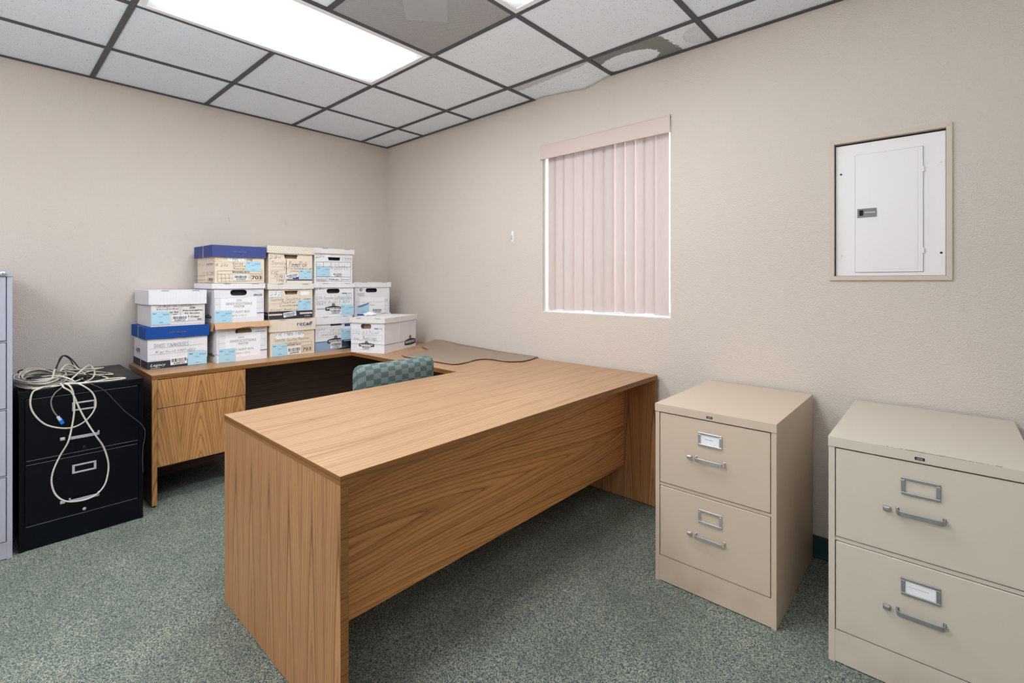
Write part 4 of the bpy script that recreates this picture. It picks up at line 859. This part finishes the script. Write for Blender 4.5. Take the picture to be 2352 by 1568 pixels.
mb.add(vs, fs, 'matplas', True)
mo = mb.build('chair_mat', loc=(0, 0, TZ)); sm = mo.modifiers.new('thick', 'SOLIDIFY'); sm.thickness = .004; sm.offset = 1
tag(mo, 'brown-grey plastic chair mat with a lip, lying on the desk against the window wall', 'chair mat')

# ---------------------------------------------------------------- archive boxes
def jit(r, a): return r.uniform(-a, a)
def archive_box(key, label, loc, rz, W, H, D, lidb, ll, lr, mat, lidmat, inner='inner', flap=False, strap=None, lidmats=None):
    rnd = random.Random(key)
    t = thing('storage_box', label, 'box', loc, rz, 'cardboard archive boxes stacked on the credenza')
    dec = DECALS.get(key, [])
    top_z = H - .004
    # body with a cut hand hole in its front
    bm = bmesh.new()
    outer = [(0, 0), (W, 0), (W, top_z), (0, top_z)]
    loops = [outer]
    for d in dec:
        if d[1] == 's':
            k, u0, v0, u1, v1 = d[2:7]; v0 = max(v0, .02); v1 = min(v1, top_z - .004)
            if k == 'o':
                r = (v1 - v0) / 2; P_ = [(u0 + r + r * math.cos(a), (v0 + v1) / 2 + r * math.sin(a)) for a in [PI / 2 + PI * i / 8 for i in range(9)]] + [(u1 - r + r * math.cos(a), (v0 + v1) / 2 + r * math.sin(a)) for a in [-PI / 2 + PI * i / 8 for i in range(9)]]
            else: q = (u1 - u0) * .08; P_ = [(u0 + q, v0), (u1 - q, v0), (u1, v1), (u0, v1)]
            loops.append(P_)
    es = []
    for lp in loops:
        vv = [bm.verts.new((x, 0, z)) for x, z in lp]
        for i in range(len(vv)): es.append(bm.edges.new((vv[i], vv[(i + 1) % len(vv)])))
    bmesh.ops.triangle_fill(bm, edges=es, use_beauty=True, use_dissolve=False)
    b = MB(); bm.verts.index_update()
    b.add([v.co.copy() for v in bm.verts], [[v.index for v in f.verts] for f in bm.faces], mat); bm.free()
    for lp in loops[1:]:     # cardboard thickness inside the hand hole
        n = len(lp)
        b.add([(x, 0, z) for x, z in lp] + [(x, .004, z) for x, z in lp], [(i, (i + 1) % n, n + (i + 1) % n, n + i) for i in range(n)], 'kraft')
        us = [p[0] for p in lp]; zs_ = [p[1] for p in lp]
        b.quad([(min(us) - .01, .012, min(zs_) - .01), (max(us) + .01, .012, min(zs_) - .01), (max(us) + .01, .030, max(zs_) + .01), (min(us) - .01, .030, max(zs_) + .01)], inner)  # sheet behind the hole; its dark colour stands for shade inside the box
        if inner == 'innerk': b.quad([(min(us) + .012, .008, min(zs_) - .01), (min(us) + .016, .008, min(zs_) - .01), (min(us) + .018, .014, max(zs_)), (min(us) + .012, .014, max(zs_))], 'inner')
    b.quad([(0, 0, 0), (0, D, 0), (0, D, top_z), (0, 0, top_z)], mat); b.quad([(W, 0, 0), (W, D, 0), (W, D, top_z), (W, 0, top_z)], mat)
    b.quad([(0, D, 0), (W, D, 0), (W, D, top_z), (0, D, top_z)], mat); b.quad([(0, 0, 0), (W, 0, 0), (W, D, 0), (0, D, 0)], mat); b.quad([(0, 0, top_z), (W, 0, top_z), (W, D, top_z), (0, D, top_z)], mat)
    # vertical corner seams
    b.quad([(W, -.0002, 0), (W + .0006, .0, 0), (W + .0006, 0, top_z), (W, -.0002, top_z)], 'inkgrey')
    PF = lambda u, v, e: (u, -e, v)
    PL = lambda u, v, e: (-e, u, v)
    PR = lambda u, v, e: (W + e, u, v)
    F = {'F': PF, 'L': PL, 'R': PR}
    for d in dec:
        if d[0] in F and d[1] in 'rlthg':
            d = list(d)
            if d[0] == 'F' and d[1] == 'r': d[3] = max(0.0, d[3]); d[5] = min(W, d[5]); d[4] = max(.001, d[4]); d[6] = min(lidb, d[6])
            decal(b, F[d[0]], d)
    b.build('body', t)
    # lid
    lm = lidmats or lidmat; l = MB(); o = .006; y0, y1 = -o, D + o
    if not flap:
        def skirt(p, q, nrm):
            n = 10; vs = []
            for i in range(n + 1):
                s = i / n; x, y = p[0] + (q[0] - p[0]) * s, p[1] + (q[1] - p[1]) * s; bow = .0012 * math.sin(PI * s)
                vs += [(x, y, H), (x + nrm[0] * bow, y + nrm[1] * bow, lidb + jit(rnd, .0009) - .001 * math.sin(PI * s))]
            l.add(vs, [(2 * i, 2 * i + 2, 2 * i + 3, 2 * i + 1) for i in range(n)], lm)
        skirt((ll, y0), (lr, y0), (0, -1)); skirt((lr, y0), (lr, y1), (1, 0)); skirt((lr, y1), (ll, y1), (0, 1)); skirt((ll, y1), (ll, y0), (-1, 0))
        l.quad([(ll, y0, H), (lr, y0, H), (lr, y1, H), (ll, y1, H)], lm)
        l.quad([(ll, y0, lidb + .004), (lr, y0, lidb + .004), (lr, y1, lidb + .004), (ll, y1, lidb + .004)], 'inner') if False else None
        if key not in ('B1', 'B5', 'C3'):
            for uu in (.2, .74): l.quad([(ll + (lr - ll) * uu, -o - .0028, H - .001), (ll + (lr - ll) * (uu + .13), -o - .0028, H - .001), (ll + (lr - ll) * (uu + .13), -o - .0028, H - .0032), (ll + (lr - ll) * uu, -o - .0028, H - .0032)], 'inkgrey')
    else:
        l.quad([(ll, 0, H), (lr, 0, H), (lr, y1, H), (ll, y1, H)], lm)
        n = 10; vs = []
        for i in range(n + 1):
            s = i / n; x = ll + (lr - ll) * s; k = .5 + .5 * s
            vs += [(x, -.001, H), (x + .012 * (s - .3), -.030 - .004 * math.sin(5 * s), H - .040 + .006 * k + (.006 if .42 < s < .62 else 0))]
        l.add(vs, [(2 * i, 2 * i + 2, 2 * i + 3, 2 * i + 1) for i in range(n)], lm)
        l.quad([(ll, 0, H), (ll, y1, H), (ll - .008, y1, lidb), (ll - .010, .0, lidb - .006)], lm); l.quad([(lr, 0, H), (lr, y1, H), (lr + .003, y1, lidb), (lr + .004, 0, lidb)], lm); l.quad([(ll, y1, H), (lr, y1, H), (lr, y1, lidb), (ll, y1, lidb)], lm)
    PK = lambda u, v, e: (u, -o - .0030 - e, v)
    for d in dec:
        if d[0] == 'K': decal(l, PK, d)
    if key in ('B1', 'B5'): l.lathe([(.0035, 0), (.0035, .0006)], 'dark', ((ll + lr) / 2 + .006, -o - .0033, lidb + .022), 10, 'y')
    lo = l.build('lid', t); s_ = lo.modifiers.new('thick', 'SOLIDIFY'); s_.thickness = .0022; s_.offset = -1 if not flap else 0
    # stickers
    for d in dec:
        if d[1] == 'B':
            u0, v0, u1, v1 = d[2:6]; v0 = max(v0, .003); s = MB()
            ph = rnd.random() * 6
            if key == 'E1':   # wrinkled
                pts = [(u0, v0), (u1, v0), (u1, v1), (u0 + (u1 - u0) * .55, v1 - .012), (u0, v1 - .030)]
                s.quad([(u, -.0022, v) for u, v in pts], 'sticker'); s.quad([(u0, -.0028, v1 - .032), (u0 + (u1 - u0) * .55, -.0036, v1 - .016), (u1, -.0028, v1 - .006), (u1, -.0028, v1 - .014), (u0 + (u1 - u0) * .45, -.0045, v1 - .034), (u0 + .01, -.0028, v1 - .04)], 'inkblue')
            else:
                s.quad([(u0, -.0020, v0), (u1, -.0020, v0), (u1, -.0020, v1), (u0, -.0020, v1)], 'sticker')
            w, h = u1 - u0, v1 - v0; P = lambda u, v, e: (u, -.0022 - e, v)
            if key != 'E1':
                for (a, b_, c_, d_) in ((.07, .86, .25, .80), ): 
                    vs, fs = text_polys('Recall', 'bi'); s.add([(u0 + w * (a + x * (c_ - a)), -.0032, v0 + h * (d_ + y * .085)) for x, y in vs], fs, 'inknavy')
                for a, c_, y in ((.60, .95, .80), (.60, .95, .755), (.36, .62, .60), (.42, .56, .56), (.60, .9, .70)): ribbon(s, P, u0 + w * a, v0 + h * y, u0 + w * c_, v0 + h * y, .0009, 'inkblue' if y < .76 else 'inkgrey', .0008)
            vs, fs = text_polys('AZ' + '%04d' % rnd.randint(8500, 9100), 'r'); s.add([(u0 + w * (.40 + x * .22), -.0034, v0 + h * (.12 + y * .075)) for x, y in vs], fs, 'inkblue')
            tag(s.build('sticker', t), 'pale blue sticker', None)
        if d[1] == 'C':
            txt, u0, v0, u1, v1 = d[2:7]; an = math.radians(d[7] if len(d) > 7 else 0); cx_, cz = (u0 + u1) / 2, (v0 + v1) / 2
            w, h = u1 - u0, v1 - v0
            if abs(an) > .1: h *= .72
            R = lambda a, b_, e: (cx_ + (a - .5) * w * math.cos(an) - (b_ - .5) * h * math.sin(an), -.0030 - e, cz + (a - .5) * w * math.sin(an) + (b_ - .5) * h * math.cos(an))
            s = MB(); s.quad([R(0, 0, 0), R(1, 0, 0), R(1, 1, 0), R(0, 1, 0)], 'paper')
            x = .07; rb = random.Random(txt)
            while x < .92:
                bw = rb.choice((.012, .020, .034)); s.quad([R(x, .38, .0008), R(x + bw, .38, .0008), R(x + bw, .84, .0008), R(x, .84, .0008)], 'black_p'); x += bw + rb.choice((.014, .022, .03))
            vs, fs = text_polys(txt, 'b'); s.add([R(.16 + a * .68, .08 + b_ * .23, .0009) for a, b_ in vs], fs, 'black_p')
            tag(s.build('barcode_label', t), 'white barcode label reading ' + txt, None)
    if strap is not None:
        s = MB(); y = strap; e = .003
        P_ = [(ll - e, y, lidb), (ll - e, y, H - .0012), (lr + e, y, H - .0012), (lr + e, y, lidb), (W + e, y, lidb - .012), (W + .0005, y, .0026), (-.0005, y, .0026), (-e, y, lidb - .012)]
        s.tube(P_, .0021, 'paper', 6, closed=True); s.build('strap', t)
    return t
LAB = {
 'B1': ('white archive box with bright blue lid and dark band, bottom of leftmost stack', 'bwhite', 'blue'),
 'B2': ('white copy-paper box with large printed lettering resting on the bright blue lid', 'bold', 'bwhite'),
 'B3': ('white audit box with a lifted brown kraft lid, second stack from left, bottom', 'bwhite', 'kraft'),
 'B4': ('white audit box with white lid between the brown lid and the blue-lidded cream box', 'bwhite', 'bwhite'),
 'B5': ('cream archive box marked 703 under a dusty blue lid, topmost of its stack', 'bcream', 'blued'),
 'C1': ('cream box marked 703 with a deep cream lid, standing on the credenza', 'bcream', 'bcream'),
 'C2': ('cream box with a black bottom band, middle of the third stack from left', 'bcream', 'bold'),
 'C3': ('cream box under a dotted lid with blue printed corner, top row', 'bcream', 'dots'),
 'D1': ('white box with blue stripes round its base, partly behind the turned box', 'bwhite', 'bwhite'),
 'D2': ('white box marked 2006 audit in marker, middle of the fourth stack', 'bwhite', 'bwhite'),
 'D3': ('white box with a thick black printed frame numbered 03325, topmost right', 'bwhite', 'bold'),
 'E1': ('plain white box with a crumpled blue sticker nearest the room corner', 'bwhite', 'bwhite')}
DECALS['B1'] = [d for d in DECALS['B1'] if not (d[0] == 'L' and d[1] == 'r')] + [['L', 'r', 'dark', .001, .001, .379, .046]]
for k, (lab, m, lmn) in LAB.items():
    X_, yl, yr, z0, z1, lb, ll, lr = SPEC[k]
    archive_box(k, lab, (X_, yl, z0), R90, yr - yl, z1 - z0, .36, lb - z0, ll - yl, lr - yl, m, lmn, 'innerk' if k in ('B3', 'C3', 'C2') else 'inner', k == 'B3', {'B1': .17, 'B5': .17}.get(k))
archive_box('E0', 'plain white box under the corner box, hidden behind the turned box', (.330, -.525, .7345), R90, .328, .2555, .29, .2155, -.007, .334, 'bwhite', 'bwhite')
archive_box('E2', 'white box turned at an angle on the bridge, marked 232 OLD Point', (.602, -.712, .7345), .4243, .284, .2545, .462, .2185, -.007, .291, 'bwhite', 'bold', 'innerk', False, .20)

# blue marker and crumpled tissue on the turned box
mk = MB().tube([(0, 0, 0), (.075, 0, 0)], .0062, 'blue', 10).tube([(.075, 0, 0), (.108, 0, 0)], .0068, 'inkwhite', 10).build('marker_pen', loc=(.462, -.580, .9965), rz=math.radians(62))
tag(mk, 'blue and white marker pen lying on the turned white box', 'pen')
bmh = bmesh.new(); bmesh.ops.create_icosphere(bmh, subdivisions=4, radius=1)
from mathutils import noise as mn
for v in bmh.verts:
    d = v.co.normalized(); k = 1 + .45 * mn.noise(d * 2.2) + .22 * abs(mn.noise(d * 5)) ; v.co = Vector((d.x * .030 * k, d.y * .045 * k, max(-.011, d.z * .014 * k)))
mb = MB(); mb.add([v.co.copy() for v in bmh.verts], [[v.index for v in f.verts] for f in bmh.faces], 'paper'); bmh.free()
tag(mb.build('crumpled_tissue', loc=(.53, -.505, 1.0010)), 'crumpled white tissue on the turned box beside the marker pen', 'tissue')

# ---------------------------------------------------------------- cables on the black cabinet
rr = random.Random(11); CZ = .7428
c = MB()
for k in range(30):     # coil
    a = rr.uniform(.118, .168); b = rr.uniform(.062, .092); z = CZ + .008 + rr.random() * .034; ph = rr.uniform(0, 6); ox, oy = rr.uniform(-.008, .008), rr.uniform(-.006, .006)
    tl = .11 + rr.uniform(-.03, .03)
    pts = []
    for i in range(40):
        t_ = 2 * PI * i / 40; x = a * math.cos(t_); y = b * math.sin(t_)
        pts.append((.545 + x + ox, -2.362 + y + ox * .3 + x * .06, z + .006 * math.sin(t_ * 2 + ph) + max(0, -x) * tl))
    c.tube(pts, .0028, 'cableg' if k % 3 == 0 else 'cable', 6, closed=True)
cob = c.build('network_cable')
tag(cob, 'thick coil of off-white network cable with loops hanging down the black cabinet', 'cable')
def strand(name, pts, r, m, parent, n=7): return MB().tube(catmull(pts, n), r, m, 8).build(name, parent)
FX = .716
l1 = [(-2.375, .752), (-2.398, .739), (-2.406, .688), (-2.392, .634), (-2.353, .578), (-2.294, .548), (-2.246, .547), (-2.201, .578), (-2.174, .634), (-2.184, .697), (-2.222, .742)]
strand('loop', [(.60, -2.27, .765), (.66, -2.31, .762), (.70, -2.352, .758)] + [(FX + .004 + .002 * math.sin(i), y, z) for i, (y, z) in enumerate(l1)] + [(.69, -2.25, .757), (.62, -2.27, .760), (.55, -2.29, .765)], .0038, 'cable', cob)
l2 = [(-2.291, .745), (-2.267, .722), (-2.252, .687), (-2.234, .629), (-2.209, .564), (-2.176, .49), (-2.146, .426), (-2.128, .354), (-2.126, .297), (-2.141, .234), (-2.176, .197), (-2.226, .186), (-2.283, .2), (-2.318, .236), (-2.334, .294), (-2.33, .351), (-2.306, .419), (-2.279, .481), (-2.265, .543), (-2.255, .622), (-2.257, .704), (-2.269, .747)]
def outx(y, z):   # clear the drawer handles and the first loop
    e = .012
    for hz in (.496, .193): e += .016 * math.exp(-((z - hz) / .05) ** 2) * (1 if -2.30 < y < -2.13 else .4)
    return FX + .002 + e
strand('loop', [(.58, -2.30, .765), (.66, -2.305, .762), (.705, -2.297, .757)] + [(outx(y, z), y, z) for y, z in l2] + [(.70, -2.285, .758), (.64, -2.32, .765)], .0038, 'cable', cob)
for pts, r in (([(.68, -2.299, .757), (.71, -2.214, .752), (.657, -2.135, .750), (.623, -2.114, .750), (.509, -2.13, .750), (.396, -2.199, .755), (.464, -2.269, .765)], .0038),
               ([(.634, -2.368, .765), (.685, -2.299, .760), (.694, -2.236, .754), (.68, -2.17, .750), (.65, -2.113, .750), (.66, -2.06, .749), (.69, -2.055, .748), (.698, -2.12, .748), (.69, -2.19, .750)], .0038),
               ([(.347, -2.265, .78), (.255, -2.209, .762), (.40, -2.10, .750), (.487, -2.075, .750), (.498, -2.09, .750), (.442, -2.18, .757), (.40, -2.26, .78)], .0036),
               ([(.55, -2.29, .80), (.50, -2.26, .825), (.46, -2.22, .80), (.50, -2.19, .765), (.58, -2.21, .756), (.66, -2.25, .756)], .0038),
               ([(.62, -2.26, .76), (.54, -2.20, .80), (.47, -2.165, .805), (.50, -2.15, .77), (.58, -2.17, .752), (.68, -2.21, .752)], .0040),
               ([(.46, -2.25, .79), (.50, -2.14, .79), (.46, -2.11, .785), (.42, -2.15, .77), (.45, -2.22, .757)], .0036),
               ([(.695, -2.40, .751), (.705, -2.353, .752), (.70, -2.30, .753), (.66, -2.25, .752)], .0038),
               ([(.60, -2.36, .79), (.65, -2.31, .795), (.69, -2.27, .78), (.695, -2.25, .760), (.66, -2.28, .755)], .0038)):
    strand('loop', pts, r, 'cable', cob)
strand('tie', [(.50, -2.30, .80), (.55, -2.31, .812), (.62, -2.32, .80), (.67, -2.33, .77)], .0045, 'cable', cob)
# dark patch cable with a blue plug
p = MB().tube(catmull([(.50, -2.25, .756), (.60, -2.29, .790), (.66, -2.296, .772), (.702, -2.292, .757), (.7145, -2.300, .742), (.712, -2.322, .72), (.712, -2.335, .685), (.712, -2.329, .642), (.713, -2.312, .606)], 7), .0030, 'cableg', 8).build('patch_cable')
tag(p, 'grey patch cable hanging short with a blue plug on its end', 'cable')
pl = MB(); pl.box((-.007, -.006, -.022), (.007, .006, 0), 'clear').box((-.0075, -.0065, -.042), (.0075, .0065, -.0205), 'bluep_').box((-.004, .006, -.040), (.004, .009, -.012), 'bluep_')
po = pl.build('plug', p, bevel=.0012, loc=(.7165, -2.312, .608)); po.rotation_euler = (math.radians(24), 0, R90 * 0)
# thin wire trailing over the right corner, dark loops and adapters behind
tw = MB().tube(catmull([(.46, -2.24, .752), (.58, -2.22, .760), (.68, -2.20, .752), (.7135, -2.188, .743), (.7125, -2.141, .706), (.7125, -2.097, .642), (.7125, -2.052, .576), (.7125, -1.996, .511), (.714, -1.975, .472), (.710, -1.971, .436), (.7120, -1.980, .373), (.712, -1.982, .303), (.711, -1.98, .24)], 8), .0017, 'cabled', 6).build('thin_wire')
tag(tw, 'thin blue-grey wire trailing down the right side of the black cabinet', 'wire')
dk = MB()
for pts in ([(.44, -2.30, .78), (.36, -2.285, .805), (.27, -2.265, .838), (.24, -2.245, .842), (.30, -2.225, .82), (.42, -2.215, .765), (.50, -2.22, .75)], [(.40, -2.30, .78), (.34, -2.28, .815), (.26, -2.25, .846), (.28, -2.22, .825), (.40, -2.19, .77), (.48, -2.16, .75)],
            [(.45, -2.24, .75), (.36, -2.17, .75), (.34, -2.12, .75), (.42, -2.09, .75), (.50, -2.11, .75), (.55, -2.14, .75), (.52, -2.18, .75)], [(.36, -2.42, .76), (.33, -2.43, .79), (.36, -2.41, .80), (.40, -2.41, .775)]):
    dk.tube(catmull(pts, 7), .0030, 'blackplastic', 6)
dk.box((-.0, 0, 0), (.001, .001, .001), 'blackplastic') if False else None
do = dk.build('black_cable'); tag(do, 'thin black power cord looped up behind the cable coil', 'cord')
ad = MB(); ad.box((-.035, -.022, 0), (.035, .022, .028), 'blackplastic').box((-.045, -.006, .008), (-.035, .006, .018), 'blackplastic')
tag(ad.build('power_adapter', bevel=.004, loc=(.545, -2.225, .7445), rz=.5), 'small black power adapter half buried under the white cables', 'adapter')
ad2 = MB(); ad2.box((-.018, -.014, 0), (.018, .014, .022), 'blackplastic').box((-.024, -.004, .006), (-.018, .004, .012), 'steel')
tag(ad2.build('power_adapter', bevel=.003, loc=(.36, -2.405, .7445), rz=.9), 'small dark connector block behind the left end of the cable coil', 'adapter')

# ---------------------------------------------------------------- light, world, camera
al = bpy.data.lights.new('ceiling_fill', 'AREA'); al.energy = FILL; al.shape = 'DISK'; al.size = 2.2; al.color = (.96, .985, 1)
ao = bpy.data.objects.new('ceiling_fill', al); col.objects.link(ao); ao.location = (3.2, -3.3, 1.35); ao.rotation_euler = (PI, 0, 0)   # added fill light aimed at the ceiling, no real lamp there
w = bpy.data.worlds.new('World'); bpy.context.scene.world = w; w.use_nodes = True
bg = w.node_tree.nodes['Background']; bg.inputs[0].default_value = (.93, .96, 1, 1); bg.inputs[1].default_value = SKY
cam = bpy.data.cameras.new('Camera'); co = bpy.data.objects.new('Camera', cam); col.objects.link(co)
co.location = (3.881, -2.572, 1.2536); co.rotation_euler = (R90, 0, math.radians(42.143))
cam.sensor_width = 36; cam.lens = 1108.8 / 2352 * 36; cam.clip_start = .05
cam.shift_x = (1176 - 1172.57) / 2352; cam.shift_y = -(784 - 647.14) / 2352
sc = bpy.context.scene; sc.camera = co
sc.view_settings.view_transform = VT[0]; sc.view_settings.look = VT[1]; sc.view_settings.exposure = VT[2]; sc.view_settings.gamma = VT[3]
cy_ = sc.cycles; cy_.use_denoising = True; cy_.max_bounces = 6; cy_.diffuse_bounces = 5; cy_.glossy_bounces = 3; cy_.transparent_max_bounces = 8; cy_.use_adaptive_sampling = True; cy_.adaptive_threshold = .08; cy_.adaptive_min_samples = 16; cy_.use_light_tree = False; cy_.caustics_reflective = False; cy_.caustics_refractive = False
cy_.sample_clamp_indirect = 8
